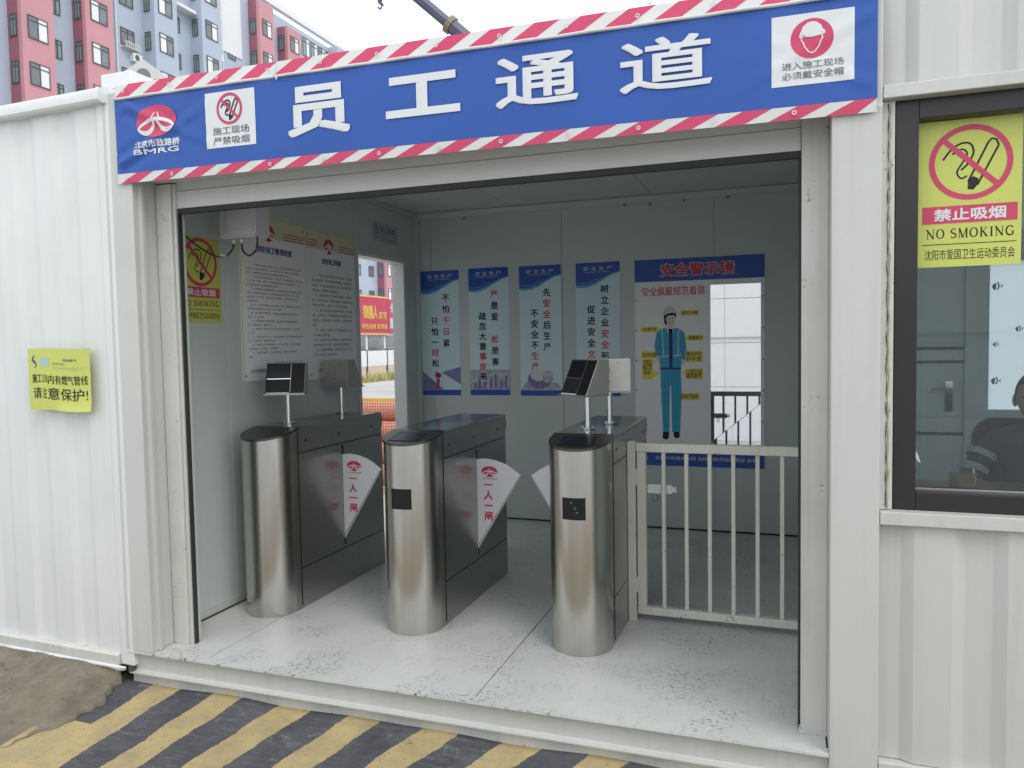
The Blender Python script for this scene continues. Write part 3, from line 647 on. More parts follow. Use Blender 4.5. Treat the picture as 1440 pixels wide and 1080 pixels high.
# ================================================================== TURNSTILES
def plan(w2, y0, y1, n_=18, r=None):
    pts = [(w2*math.sin(a)*1.0, y0+w2*1.02-w2*1.02*math.cos(a)) for a in (math.pi/2*i/n_ for i in range(-n_, n_+1))]
    return pts+[(w2, y1), (-w2, y1)]
TW, TL = .143, 1.12
def ztop(y):      # y local, 0 = front
    return .947+.045*min(1, max(0, y)/.215)
def make_turnstile(name, label, group, x, parts):
    t = thing(name, label, 'turnstile', (x, .41, 0), 0, group)
    # body shell: steel
    p = plan(TW, 0, TL); k = len(p); m_ = M(); 
    lo = [(a, c_, .001) for a, c_ in p]; hi = [(a, c_, ztop(c_)-.004) for a, c_ in p]
    m_.add(lo+hi, [(i, (i+1) % k, (i+1) % k+k, i+k) for i in range(k)])
    front = M(); idx = [i for i in range(k) if p[i][1] < .150]; idx2 = [i for i in range(k) if p[i][1] >= .14]
    fp = [(a, c_) for a, c_ in p if c_ < .1465]; n2 = len(fp)
    zc = lambda a, c_: ztop(c_)-.006
    front.add([(a, c_, .001) for a, c_ in fp]+[(a, c_, zc(a, c_)) for a, c_ in fp], [(i, i+1, i+1+n2, i+n2) for i in range(n2-1)])
    obj('front_shell', front, 'steel', t, smooth=True)
    sd_ = M()
    ys = [fp[-1][1], .20, .5, .62, .9, 1.09, TL]
    for s_ in (-1, 1):
        for a, c_ in zip(ys[:-1], ys[1:]):
            q = [(s_*TW, a, .001), (s_*TW, c_, .001), (s_*TW, c_, ztop(c_)-.006), (s_*TW, a, ztop(a)-.006)]
            sd_.add(q if s_ > 0 else q[::-1], [(0, 1, 2, 3)])
    sd_.add([(-TW, TL, .001), (TW, TL, .001), (TW, TL, .985), (-TW, TL, .985)], [(3, 2, 1, 0)])
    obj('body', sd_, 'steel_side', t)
    # top cap with a small overhang and rounded rear edge
    cap = M(); cp = [(a*1.015, c_-.003 if c_ < .15 else c_+.003) for a, c_ in p]
    cps = cp[:-2]+[(TW*1.015, .215)]
    front_pts = [q for q in cp[:-2]]
    # slanted front plate
    sl = front_pts+[(TW*1.015, .215), (-TW*1.015, .215)]; k2 = len(sl)
    zz = lambda y: .949+.045*min(1, max(0, y)/.215)
    cap.add([(a, c_, zz(c_)-.012) for a, c_ in sl]+[(a, c_, zz(c_)) for a, c_ in sl], [tuple(range(k2, 2*k2)), tuple(range(k2-1, -1, -1))]+[(i, (i+1) % k2, (i+1) % k2+k2, i+k2) for i in range(k2)])
    obj('slanted_plate', cap, 'steel_dark', t)
    tp = M().prism_x([(.2155, .984), (.2155, .994), (1.08, .994), (1.112, .988), (1.1245, .970), (1.1245, .90), (1.1205, .90), (1.1205, .95), (1.10, .984)][::-1], -TW*1.015, TW*1.015)
    obj('top_plate', tp, 'steel_top', t, smooth='auto')
    # side panels (right and left): upper strip, main panel, lower panel, slot
    for s_ in (-1, 1):
        X = lambda d: s_*(TW+d)
        def sp(y0, y1, z0, z1, d=.002): 
            a, b_ = sorted((X(.0005), X(d))); return M().box(a, b_, y0, y1, z0, z1)
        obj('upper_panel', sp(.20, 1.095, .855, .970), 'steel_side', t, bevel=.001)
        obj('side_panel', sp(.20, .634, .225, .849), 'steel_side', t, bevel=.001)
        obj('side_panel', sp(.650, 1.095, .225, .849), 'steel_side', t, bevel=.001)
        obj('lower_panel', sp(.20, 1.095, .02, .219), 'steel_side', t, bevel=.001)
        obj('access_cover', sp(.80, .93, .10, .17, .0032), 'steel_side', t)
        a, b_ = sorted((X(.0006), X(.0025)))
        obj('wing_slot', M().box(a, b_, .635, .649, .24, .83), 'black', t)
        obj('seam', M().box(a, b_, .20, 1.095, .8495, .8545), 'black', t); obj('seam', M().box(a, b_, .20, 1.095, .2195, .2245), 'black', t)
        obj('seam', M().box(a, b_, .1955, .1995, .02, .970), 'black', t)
        for yy_ in (.27, .60, .98): 
            obj('screw', M().tube([(X(.001), yy_, .935-.02), (X(.004), yy_, .935-.02)], .007, 10), 'black', t)
        obj('screw', M().tube([(X(.001), .635, .83), (X(.004), .635, .83)], .010, 10), 'black', t)
        obj('sensor', M().tube([(X(.001), .36, .80), (X(.003), .36, .80)], .004, 8), 'chrome', t)
    if 'window' in parts:
        fw = M(); zz0, zz1 = .627, .727; n_ = 8
        for j, z in enumerate((zz0, zz1)):
            pass
        aa = [rad(-22+44*i/n_) for i in range(n_+1)]
        rr_ = TW+.0015
        vs = [(rr_*math.sin(a)+.003, TW*1.02-rr_*1.02*math.cos(a), z) for z in (zz0, zz1) for a in aa]
        fw.add(vs, [(i, i+1, i+2+n_, i+1+n_) for i in range(n_)])
        o = obj('card_window', fw, 'black', t, smooth=True)
        if 'green' in parts:
            gm = M()
            for (a, z) in ((-.1, .70), (.03, .675), (.08, .655)):
                gm.add([(rr_*1.012*math.sin(a+d)+.003, TW*1.02-rr_*1.035*math.cos(a+d), z+e) for d, e in ((0, 0), (.06, .005), (.06, .011), (0, .006))], [(0, 1, 2, 3)])
            obj('indicator', gm, 'green_mark', o)
    if 'screen' in parts:
        s3 = M(); pts = [(-.075, .045), (.075, .045), (.068, .165), (-.068, .165)]
        s3.add([(a, c_, zz(c_)+.0015) for a, c_ in pts], [(0, 1, 2, 3)]); o = obj('slant_screen', s3, 'screen', t)
        pts = [(-.085, .035), (.085, .035), (.078, .172), (-.078, .172)]
        obj('bezel', M().add([(a, c_, zz(c_)+.0008) for a, c_ in pts], [(0, 1, 2, 3)]), 'black', o)
    return t
MT['steel_dark'] = mat('dark_slant_steel', (.10, .10, .095), .28, .8, var=.05)
MT['green_mark'] = mat('green_led_print', (.02, .25, .10), .4)
GT = 'steel turnstile cabinets in the gate'
T1 = make_turnstile('turnstile', 'leftmost steel turnstile cabinet beside the left wall, carrying two reader posts, no card window', GT, .062, ())
T2 = make_turnstile('turnstile', 'middle steel turnstile cabinet with a blank top and a small black card window', GT, .922, ('window', 'screen'))
T3 = make_turnstile('turnstile', 'rightmost steel turnstile cabinet beside the low white gate, carrying two reader heads', GT, 1.790, ('window', 'screen', 'green'))

def wing(t, side, y):            # fan shaped wing leaving the side slot
    s_ = side; x0 = s_*(TW+.0005); R0 = .275
    pts = [(0, 0), (0, .508)]
    a0 = [(0, .508), (.055, .512), (.11, .505), (.165, .487), (.21, .463), (.262, .425)]
    pts = [(0, 0)]+[(.262, .425)]+a0[::-1][1:]
    prof = [(x0+s_*a, .277+b_) for a, b_ in pts]
    if s_ < 0: prof = prof[::-1]
    mm_ = M(); k = len(prof)
    mm_.add([(a, y-.006, b_) for a, b_ in prof]+[(a, y+.006, b_) for a, b_ in prof], [tuple(range(k)), tuple(range(2*k-1, k-1, -1))]+[((i+1) % k, i, i+k, (i+1) % k+k) for i in range(k)])
    wg = obj('wing', mm_, 'wing', t, bevel=.002)
    ed = M().stroke([(x0+s_*.005, .30), (x0+s_*.255, .70)], .006, y-.0068)
    obj('wing_edge', ed, 'steel_side', wg)
    if s_ > 0:
        road_logo(wg, x0+.078, .705+.012, .047, .030, y-.0068, 'red', 'wing')
        q = M(); put(q, '北京市政路桥', x0+.032, x0+.125, .672, .682, y-.007, .01); obj('lettering', q, 'inkgrey', wg)
        q = M()
        for i, ch in enumerate('一人一闸'): putc(q, ch, x0+.066, .640-i*.058, .054, y-.007, .034, 1.0)
        obj('lettering', q, 'red', wg)
    return wg
wing(T1, 1, .642); wing(T2, 1, .642); wing(T3, -1, .642)

def reader(t, x, y, rz, zp, label):
    r = bpy.data.objects.new('reader_post', None)
    px = T_ = thing('face_reader', label, 'reader', (x, y, zp), rz, 'face readers on posts on the turnstiles')
    obj('pole', M().tube([(0, 0, .0), (0, 0, .172)], .0155, 16), 'chrome', px, smooth='auto')
    obj('flange', M().tube([(0, 0, .001), (0, 0, .007)], .034, 18), 'steel_side', px, smooth='auto')
    for a in (.6, 2.2, 3.8, 5.3): obj('bolt', M().tube([(.026*math.cos(a), .026*math.sin(a), .007), (.026*math.cos(a), .026*math.sin(a), .013)], .004, 6), 'chrome', px)
    # head: wedge; slanted face towards -y
    W2 = .108
    prof = [(-.088, .173), (.052, .173), (.052, .345), (-.012, .345)]
    obj('housing', M().prism_x(prof, -W2, W2), 'steel_plate', px, bevel=.002)
    obj('bottom_ledge', M().box(-W2-.004, W2+.004, -.104, .054, .168, .1725), 'steel_plate', px)
    # faceplate lies on the slanted face
    def on_slant(u, v, off):   # u -1..1, v 0..1
        a = Vector((0, -.088, .173)); b_ = Vector((0, -.012, .345)); p_ = a.lerp(b_, v); nrm = Vector((0, -(.345-.173), (.088-.012))).normalized()
        p_ = p_+nrm*off; return (u*W2, p_.y, p_.z)
    def patch(u0, u1, v0, v1, off): return M().add([on_slant(u0, v0, off), on_slant(u1, v0, off), on_slant(u1, v1, off), on_slant(u0, v1, off)], [(0, 1, 2, 3)])
    fc = obj('face_plate', patch(-.98, .98, .02, .98, .0012), 'black', px)
    obj('display', patch(-.90, .25, .50, .94, .002), 'screen', fc); obj('display', patch(-.90, .25, .06, .46, .002), 'ink', fc)
    obj('divider', patch(-.92, .28, .465, .49, .0026), 'chrome', fc); obj('divider', patch(-.92, .24, .0, .045, .0026), 'print_white', fc); obj('divider', patch(.26, .285, .05, .95, .0026), 'steel_plate', fc)
    for u, z in ((-.045, .32), (.045, .32), (0, .275), (0, .29), (0, .225)):
        obj('screw', M().tube([(u, .0521, z), (u, .0545, z)], .003, 8), 'ink', px)
    return px
reader(T1, .030, .78, rad(24), .994, 'front reader on the leftmost turnstile, its dark screens facing the camera')
reader(T1, -.02, 1.42, rad(168), .994, 'rear reader on the leftmost turnstile, showing its plain dark back')
reader(T3, 1.768, .80, rad(-40), .994, 'front reader on the rightmost turnstile, slanted dark screen turned to the left')
reader(T3, 1.822, 1.06, rad(194), .994, 'rear reader on the rightmost turnstile, showing its pale back plate')

# ================================================================== GATE
G_ = thing('low_gate', 'low white barred gate closing the gap right of the turnstiles', 'gate', (1.985, .95, 0), rad(-.5))
obj('frame', M().box(0, .045, -.02, .02, .0805, .868), 'gate', G_, bevel=.003); obj('frame', M().box(.80, .845, -.02, .02, .0805, .868), 'gate', G_, bevel=.003)
obj('top_rail', M().box(-.005, .85, -.021, .021, .869, .914), 'gate', G_, bevel=.004); obj('bottom_rail', M().box(-.002, .85, -.021, .021, .040, .080), 'gate', G_, bevel=.004)
for i in range(6):
    x = .132+i*.112; obj('bar', M().box(x-.0095, x+.0095, -.01, .01, .0802, .8688), 'gate', G_, bevel=.002)
obj('latch_plate', M().box(.046, .165, .022, .028, .655, .700), 'white2', G_); obj('latch_bolt', M().tube([(.06, .032, .678), (.19, .032, .678)], .006, 8), 'chrome', G_)
obj('latch_knob', M().tube([(.165, .02, .665), (.19, .02, .69)], .007, 8).tube([(.165, .02, .69), (.19, .02, .665)], .007, 8), 'print_white', G_)
obj('padlock', M().tube([(.078, .03, .655), (.072, .03, .625), (.084, .03, .61), (.096, .03, .625), (.09, .03, .655)], .004, 6), 'chrome', G_)
Gp = thing('gate_post', 'narrow white square post between the rightmost turnstile and the low gate', 'post', (1.957, .95, 0))
obj('post', M().box(-.021, .021, -.022, .022, .0005, .922), 'gate', Gp, bevel=.003)
obj('hinge', M().tube([(.024, -.012, .70), (.024, -.012, .78)], .006, 8), 'gate', Gp); obj('hinge', M().tube([(.024, -.012, .15), (.024, -.012, .23)], .006, 8), 'gate', Gp)

# ================================================================== BANNER
Bn = thing('banner', 'long blue banner with big white characters and red and white striped edges above the gate', 'banner', (0, -.15, 0))
SH = .0115
def shear(x, y, z): return (x, y, z-SH*(x+.18))
def wrinkle(x, z):
    d = .0012*math.sin(x*2.3+z*5)+.0006*math.sin(x*7.7-z*21)
    # pull folds at the lower left and upper left corners
    for cx, cz, dx, dz, a in ((-.16, 2.27, .75, .33, .011), (-.12, 2.53, .8, -.36, .009), (2.95, 2.50, -.7, -.35, .0025), (2.95, 2.27, -.6, .35, .002)):
        L_ = math.hypot(dx, dz); ux, uz = dx/L_, dz/L_; s_ = (x-cx)*ux+(z-cz)*uz; q = -(x-cx)*uz+(z-cz)*ux
        if 0 < s_ < .6: d += a*math.cos(q*70)*math.exp(-(q/.045)**2)*max(0, 1-s_/.6)
    return d
def cloth(x0, x1, z0, z1, nx, nz_, off=0.0):
    m_ = M(); vs = [(x0+(x1-x0)*i/nx, -wrinkle(x0+(x1-x0)*i/nx, z0+(z1-z0)*j/nz_)-off, z0+(z1-z0)*j/nz_) for j in range(nz_+1) for i in range(nx+1)]
    return m_.add(vs, [(j*(nx+1)+i, j*(nx+1)+i+1, (j+1)*(nx+1)+i+1, (j+1)*(nx+1)+i) for j in range(nz_) for i in range(nx)]).xf(shear)
obj('blue_cloth', cloth(-.178, 2.968, 2.2275, 2.556, 300, 30), 'blue', Bn, smooth=True)
def drape(mm_, off): return mm_.xf(lambda x, y, z: (x, -wrinkle(x, z)-off, z)).xf(shear)
def fine_rect(x0, x1, z0, z1, n_=10):
    m_ = M(); return m_.add([(x0+(x1-x0)*i/n_, 0, z0+(z1-z0)*j/n_) for j in range(n_+1) for i in range(n_+1)], [(j*(n_+1)+i, j*(n_+1)+i+1, (j+1)*(n_+1)+i+1, (j+1)*(n_+1)+i) for j in range(n_) for i in range(n_)])
# striped edges: lower strip hangs flat, upper strip leans back over the roof edge
def strip(z0, z1, lean, off, x0=-.178, x1=2.968, n_=26, ph=0, sk=.52):
    base = M(); 
    def place(x, z):
        f = (z-z0)/(z1-z0); return (x, -off-.0006-(wrinkle(x, z0) if not lean else 0)+lean*f, z)
    seg = 80; base.add([place(x0+(x1-x0)*i/seg, z)[:1]+(place(x0+(x1-x0)*i/seg, z)[1]+.0006,)+(z,) for z in (z0, z1) for i in range(seg+1)], [(i, i+1, i+2+seg, i+1+seg) for i in range(seg)])
    obj('white_edge', base.xf(shear), 'stripe_w', Bn)
    per = (x1-x0)/n_; sl = per*sk
    for i in range(n_):
        a = x0+per*(i+ph)+.01; wdt = per*.55; m_ = M(); k = 4
        pts = [(a+sl*0+wdt*j/k, z0) for j in range(k+1)]+[(a+sl+wdt*(k-j)/k, z1) for j in range(k+1)]
        pts = [(min(max(p[0], x0), x1), p[1]) for p in pts]
        vs = [place(*p) for p in pts]; mm_ = M(); nn = len(vs)
        mm_.add(vs, [(j, j+1, nn-2-j, nn-1-j) for j in range(k)]); obj('red_stripe', mm_.xf(shear), 'rose', Bn)
strip(2.184, 2.2270, 0, .0, n_=18, ph=.05); strip(2.568, 2.628, .012, -.002, n_=18, ph=-.15)
obj('hem', M().tube([(-.18+3.15*i/60, -.004+.003*math.sin(i*1.3), 2.561) for i in range(61)], .0065, 8).xf(shear), 'stripe_w', Bn, smooth=True)
for i in range(13):
    x = -.12+i*.258
    for z, yo in ((2.205, -.004), (2.592, -.002)): obj('grommet', M().ring(x, z, .008, .008, .004, yo-.004, 14).xf(shear), 'steel_plate', Bn)
obj('tie_knot', M().tube([(.70, -.008, 2.61), (.695, -.014, 2.57), (.705, -.012, 2.545), (.70, -.008, 2.565)], .004, 6).xf(shear), 'stripe_w', Bn)
for ch, a, b_, z0, z1 in (('员', .748, 1.04, 2.305, 2.506), ('工', 1.206, 1.52, 2.335, 2.492), ('通', 1.668, 1.984, 2.325, 2.508), ('道', 2.137, 2.454, 2.328, 2.508)):
    q = M(); put(q, ch, a, b_, z0, z1, 0, {'员': .030, '工': .048, '通': .020, '道': .016}[ch]); obj('lettering', q.xf(lambda x, y, z: (x, y-.0035, z)).xf(shear), 'print_white', Bn)
# square 1: no smoking
obj('white_square', drape(fine_rect(.328, .585, 2.296, 2.530, 36), .0015), 'print_white', Bn)
def draped_group(fn, off):
    before = set(bpy.data.objects); fn()
    for o in set(bpy.data.objects)-before:
        me = o.data
        for v in me.vertices:
            x, y, z = v.co; v.co = shear(x, y-wrinkle(x, z)-off, z)
draped_group(lambda: no_smoking_icon(Bn, .455, 2.456, .066, .011, 0, 'rose', .10), .0030)
q = M(); put(q, '施工现场', .365, .552, 2.350, 2.382, 0, .012); put(q, '严禁吸烟', .365, .552, 2.308, 2.340, 0, .012); obj('lettering', drape(q, .0030), 'inkgrey', Bn)
# logo
draped_group(lambda: road_logo(Bn, .056, 2.443, .112, .070, 0), .0025)
q = M(); put(q, '北京市政路桥', -.072, .182, 2.330, 2.364, 0, .035); put(q, 'BMRG', -.070, .178, 2.302, 2.326, 0, .05); obj('lettering', drape(q, .0025), 'print_white', Bn)
# square 2: helmet
obj('white_square', drape(fine_rect(2.647, 2.90, 2.294, 2.522, 36), .0015), 'print_white', Bn)
def helmet():
    hc = (2.772, 2.440); A = lambda x, z: (hc[0]+x*.066, hc[1]+z*.064)
    obj('helmet_disc', M().disc(hc[0], hc[1], .066, .064, .0008, 48), 'rose', Bn)
    q = M(); face = [(-.46, .12), (-.50, -.05), (-.42, -.14), (-.34, -.40), (-.16, -.66), (0, -.74), (.16, -.66), (.34, -.40), (.42, -.14), (.50, -.05), (.46, .12)]
    q.stroke([A(*p) for p in face], .0042, -.0004)
    hp = [(-.60, .12), (-.56, .30), (-.52, .36), (-.42, .62), (-.2, .80), (0, .84), (.2, .80), (.42, .62), (.52, .38), (.60, .34), (.62, .18), (.45, .12), (0, .06), (-.4, .10), (-.55, .06)]
    q.plate([A(*p) for p in hp][::-1], -.0004); obj('helmet_shape', q, 'print_white', Bn)
    obj('helmet_line', M().stroke([A(-.5, .17), A(-.2, .13), A(.1, .14), A(.5, .24)], .002, -.0008), 'inkgrey', Bn)
draped_group(helmet, .0030)
q = M(); put(q, '进入施工现场', 2.68, 2.868, 2.345, 2.369, 0, .012); put(q, '必须戴安全帽', 2.68, 2.868, 2.313, 2.338, 0, .012); obj('lettering', drape(q, .0030), 'inkgrey', Bn)

# ================================================================== SIGNS
def board(name, label, cat, loc, rz, w_, h_, m_, t=.003, group=None, bev=0):
    o = thing(name, label, cat, loc, rz, group); obj('panel', M().box(0, w_, 0, t, 0, h_), m_, o, bevel=bev); return o
# serif capitals built from strokes: letter -> list of (points, width)
def serif(Mx, s, x0, x1, z0, z1, y):
    th, tn = .17, .07
    arc = lambda cx, cz, rx, rz, a0, a1, n_=12: [(cx+rx*math.cos(rad(a0+(a1-a0)*i/n_)), cz+rz*math.sin(rad(a0+(a1-a0)*i/n_))) for i in range(n_+1)]
    G = {'N': (1.0, [([(.18, 0), (.18, 1)], tn), ([(.1, .97), (.82, .03)], th), ([(.82, 0), (.82, 1)], tn), ([(.05, .02), (.32, .02)], .04), ([(0, .98), (.2, .98)], .04), ([(.68, .98), (.97, .98)], .04)]),
         'O': (.95, [(arc(.47, .5, .38, .47, 0, 360, 24), [th*(.45+.55*abs(math.cos(rad(a*15)))) for a in range(25)])]),
         'S': (.7, [(arc(.35, .74, .24, .23, 40, 250, 10)+arc(.35, .27, .26, .24, 70, -150, 10), [tn+(th-tn)*math.sin(math.pi*i/21) for i in range(22)]), ([(.57, .98), (.57, .72)], .04), ([(.1, .02), (.1, .28)], .04)]),
         'M': (1.15, [([(.17, 0), (.17, 1)], tn), ([(.17, 1), (.56, .02)], th), ([(.56, .02), (.94, 1)], tn), ([(.96, 0), (.96, 1)], th), ([(.05, .02), (.3, .02)], .04), ([(.84, .02), (1.1, .02)], .04), ([(.05, .98), (.2, .98)], .04), ([(.94, .98), (1.1, .98)], .04)]),
         'K': (.98, [([(.22, 0), (.22, 1)], th), ([(.78, .98), (.3, .48)], tn), ([(.40, .58), (.82, .02)], th), ([(.08, .02), (.38, .02)], .04), ([(.08, .98), (.38, .98)], .04), ([(.62, .98), (.92, .98)], .04), ([(.66, .02), (.97, .02)], .04)]),
         'I': (.45, [([(.22, 0), (.22, 1)], th), ([(.06, .02), (.38, .02)], .04), ([(.06, .98), (.38, .98)], .04)]),
         'G': (1.0, [(arc(.5, .5, .40, .47, 45, 330, 20), [tn+(th-tn)*abs(math.sin(rad(45+i*14-90+90)))**.1*(1 if 4 < i < 17 else .5) for i in range(21)]), ([(.80, .05), (.80, .42)], th*.8), ([(.62, .43), (.95, .43)], .04), ([(.80, .95), (.80, .70)], .04)]),
         ' ': (.4, [])}
    tot = sum(G[c_][0]+.12 for c_ in s); k = (x1-x0)/tot; h_ = z1-z0; x = x0
    for c_ in s:
        w_, st = G[c_]
        for pts, wd in st:
            wds = [v*k for v in wd] if isinstance(wd, list) else wd*k
            Mx.stroke([(x+a*k, z0+b_*h_) for a, b_ in pts], wds, y)
        x += (w_+.12)*k
def no_smoking_sign(loc, rz, w_, h_, label):
    o = board('no_smoking_sign', label, 'sign', loc, rz, w_, h_, 'yellow', .0015, 'yellow no smoking stickers')
    sx_, sz = w_/.301, h_/.470
    r = .120*sx_
    no_smoking_icon(o, .156*sx_, h_-.138*sz, r, .017*sx_, -.0006)
    obj('red_band', M().rect(.018*sx_, .290*sx_, h_-.330*sz, h_-.274*sz, -.0006), 'rose', o)
    q = M(); put(q, '禁止吸烟', .052*sx_, .258*sx_, h_-.322*sz, h_-.282*sz, -.0012, .035); obj('lettering', q, 'print_white', o)
    q = M(); serif(q, 'NO SMOKING', .03*sx_, .286*sx_, h_-.378*sz, h_-.347*sz, -.0006)
    q.rect(.018*sx_, .288*sx_, h_-.398*sz, h_-.3955*sz, -.0006); put(q, '沈阳市爱国卫生运动委员会', .026*sx_, .284*sx_, h_-.447*sz, h_-.413*sz, -.0006, .0)
    obj('lettering', q, 'ink', o); return o
no_smoking_sign((3.0995, -.030, 1.653), 0, .301, .473, 'large yellow NO SMOKING sign on the dark framed window of the guard booth')
no_smoking_sign((-.1975, .215, 1.562), rad(90), .316, .448, 'yellow NO SMOKING sign in the shade on the inner left wall beside the shutter')

# yellow gas notice on left container
o = thing('gas_notice', 'square yellow notice taped to the corrugated wall left of the gate', 'notice', (-.800, -.145, 1.142), rad(-2.2))
def curl(mm_, off): return mm_.xf(lambda x, y, z: (x, -off-.003+.003*math.cos(x*30)-.003*max(0, (.06-z)/.06)**2*6*(x > .2)*.5, z+.004*math.sin(x*15)))
obj('sheet', curl(fine_rect(0, .415, 0, .298, 24), 0), 'yellow', o, smooth=True)
q = M(); put(q, '施工', .028, .098, .132, .176, 0, .024); put(q, '区域', .104, .134, .132, .172, 0, 0); put(q, '内有燃气管线', .138, .398, .126, .170, 0, .024); put(q, '请', .030, .092, .056, .110, 0, .024); put(q, '注', .100, .128, .056, .106, 0, .01); put(q, '意保护', .134, .372, .050, .108, 0, .0248); put(q, '!', .386, .395, .055, .100, 0, .01); obj('lettering', curl(q, .0012), 'ink', o)
q = M(); q.stroke([(.055, .262), (.040, .258), (.034, .243), (.045, .232), (.058, .226), (.060, .214), (.046, .206)], [.003, .008, .012, .008, .010, .008, .003], 0); q.disc(.049, .235, .006, .006, 0, 12); obj('logo', curl(q, .0012), 'inkblue', o)
q = fine_rect(.090, .150, .212, .250, 8); obj('logo_block', curl(q, .0008), 'blue_pane', o)
q = M(); put(q, '沈阳燃气', .235, .335, .238, .250, 0, .02); obj('lettering', curl(q, .0012), 'inkblue', o)
q = M(); put(q, '联系电话:', .172, .25, .220, .229, 0, .01)
px_ = .175
for i in range(13):
    q.stroke([(px_+i*.0165, .195+random.uniform(0, .006)), (px_+i*.0165+random.uniform(-.004, .006), .210+random.uniform(-.002, .005)), (px_+i*.0165+.009, .196+random.uniform(0, .012))], .0012, 0)
obj('lettering', curl(q, .0012), 'inkgrey', o)

# vertical slogan posters on the back wall
def slogan(loc, label, cols, pic):
    o = board('slogan_poster', label, 'poster', loc, 0, .344, 1.026, 'blue_pale', .0015, 'vertical safety slogan posters on the back wall'); H = 1.026; W = .344
    y = -.0006
    wv = [(0, H), (0, H-.165), (.04, H-.172), (.09, H-.170), (.15, H-.150), (.21, H-.120), (.28, H-.085), (W, H-.075), (W, H)]
    w2_ = [(0, H-.12), (0, H-.185), (.05, H-.192), (.10, H-.188), (.16, H-.165), (.23, H-.125), (.30, H-.092), (W, H-.080), (W, H-.06)]
    obj('wave_band', M().plate(w2_, y), 'blue_mid', o); obj('header_band', M().plate([(a, b_) for a, b_ in wv], y-.0005), 'blue_print', o)
    obj('wave_line', M().stroke([(.0, H-.150), (.05, H-.158), (.10, H-.154), (.16, H-.130), (.21, H-.106)], [.004, .006, .006, .005, .002], y-.0009), 'blue_mid', o)
    q = M(); put(q, '安全生产', .06, .285, H-.062, H-.030, y-.0011, .01, 1.5); put(q, 'PRODUCTION SAFETY', .075, .27, H-.078, H-.070, y-.0011, .0); obj('lettering', q, 'print_white', o)
    obj('foot_band', M().rect(0, W, 0, .045, y), 'blue_print', o)
    for cx, z0, st, txt, reds in cols:
        k = M(); r = M()
        for i, ch in enumerate(txt):
            if ch == ' ': continue
            putc(r if i in reds else k, ch, cx, z0-i*st, .066, y, .026, .98)
        obj('lettering', k, 'ink', o)
        if r.v: obj('lettering', r, 'red', o)
    if pic == 0:
        obj('picture', M().plate([(0, .048), (W*.55, .048), (0, .20)], y), 'poster_violet', o); obj('picture', M().plate([(.17, .19), (W, .09), (W, .235)], y), 'poster_violet', o)
        k = M().tube([(.14, y, .06), (.145, y, .15)], .012, 6); k = M().stroke([(.135, .05), (.14, .14)], .028, y-.0005).disc(.14, .165, .03, .022, y-.0005, 14).stroke([(.12, .20), (.16, .15)], .012, y-.0005); obj('picture', k, 'rose', o)
    elif pic == 1:
        obj('picture', M().rect(0, W, .048, .205, y), 'poster_grey', o)
        k = M(); 
        for a, h_ in ((.03, .05), (.07, .08), (.12, .06), (.17, .10), (.21, .12), (.26, .07), (.30, .11)): k.rect(a, a+.022, .05, .05+h_, y-.0005)
        obj('picture', k, 'poster_violet', o)
    elif pic == 2:
        obj('picture', M().plate([(0, .048), (W, .048), (W*.9, .10), (.05, .12)], y), 'poster_grey', o); obj('picture', M().disc(.16, .13, .10, .075, y-.0003, 22), 'poster_violet', o); obj('picture', M().disc(.15, .165, .065, .05, y-.0006, 22), 'print_white', o); obj('picture', M().disc(.23, .15, .045, .05, y-.0008, 18), 'poster_grey', o)
    else: obj('picture', M().plate([(0, .048), (W, .048), (W, .15), (.12, .10)], y), 'poster_grey', o)
YB = 2.9175
slogan((-.166, YB, 1.003), 'slogan poster nearest the street doorway, a red figure printed at its foot', [(.218, .800, .093, '不怕千日紧', (2, 3)), (.115, .610, .087, '只怕一时松', (3,))], 0)
slogan((.262, YB, 1.006), 'second slogan poster from the left, its last line running down into a town picture', [(.218, .810, .0905, '严是爱 松是害', (0, 4)), (.112, .635, .081, '疏忽大意事故来', (4, 5))], 1)
slogan((.697, YB, 1.003), 'third slogan poster from the left, white helmet picture at its foot', [(.222, .810, .085, '先安全后生产', (1, 2)), (.120, .650, .084, '不安全不生产', (4, 5))], 2)
slogan((1.160, YB, 1.003), 'rightmost slogan poster, partly hidden by the reader heads', [(.222, .820, .0855, '树立企业安全形象', (4, 5)), (.115, .665, .086, '促进安全文明', (4, 5))], 3)

# mirror poster
W, H = .930, 1.545
o = board('safety_mirror_board', 'large white poster board with a worker figure and a tall mirror strip', 'board', (1.618, 2.914, .482), 0, W, H, 'board', .004)
y = -.0008
obj('title_band', M().rect(0, W, H-.165, H, y), 'blue_print', o); obj('foot_band', M().rect(.0, W, .0, .105, y), 'blue_print', o)
q = M(); put(q, '安全警示镜', .19, .73, H-.135, H-.030, y-.0006, .060); obj('lettering', q, 'print_white', o)
q = M(); put(q, '安全警示镜', .196, .724, H-.129, H-.036, y-.0012, .034); obj('lettering', q, 'red', o)
q = M(); put(q, '安全佩戴规范着装', .055, .515, H-.272, H-.205, y, .022); obj('lettering', q, 'red', o)
q = M(); put(q, '北京市政路桥集团 沈阳地铁项目经理部 监制', .145, .88, .045, .072, y-.0006, .02); obj('lettering', q, 'cream', o)
road_logo(o, .06, .058, .028, .020, y-.0006)
for i in range(7):
    for x in (.008, W-.008): obj('bolt', M().tube([(x, -.001, .12+i*.225), (x, -.006, .12+i*.225)], .006, 8), 'ink', o)
cr_ = lambda x: .185+(x-.555)*.83
mm1 = M(); pts = [(.555, cr_(.555)+.002), (.905, cr_(.905)+.002), (.905, H-.205), (.555, H-.205)]
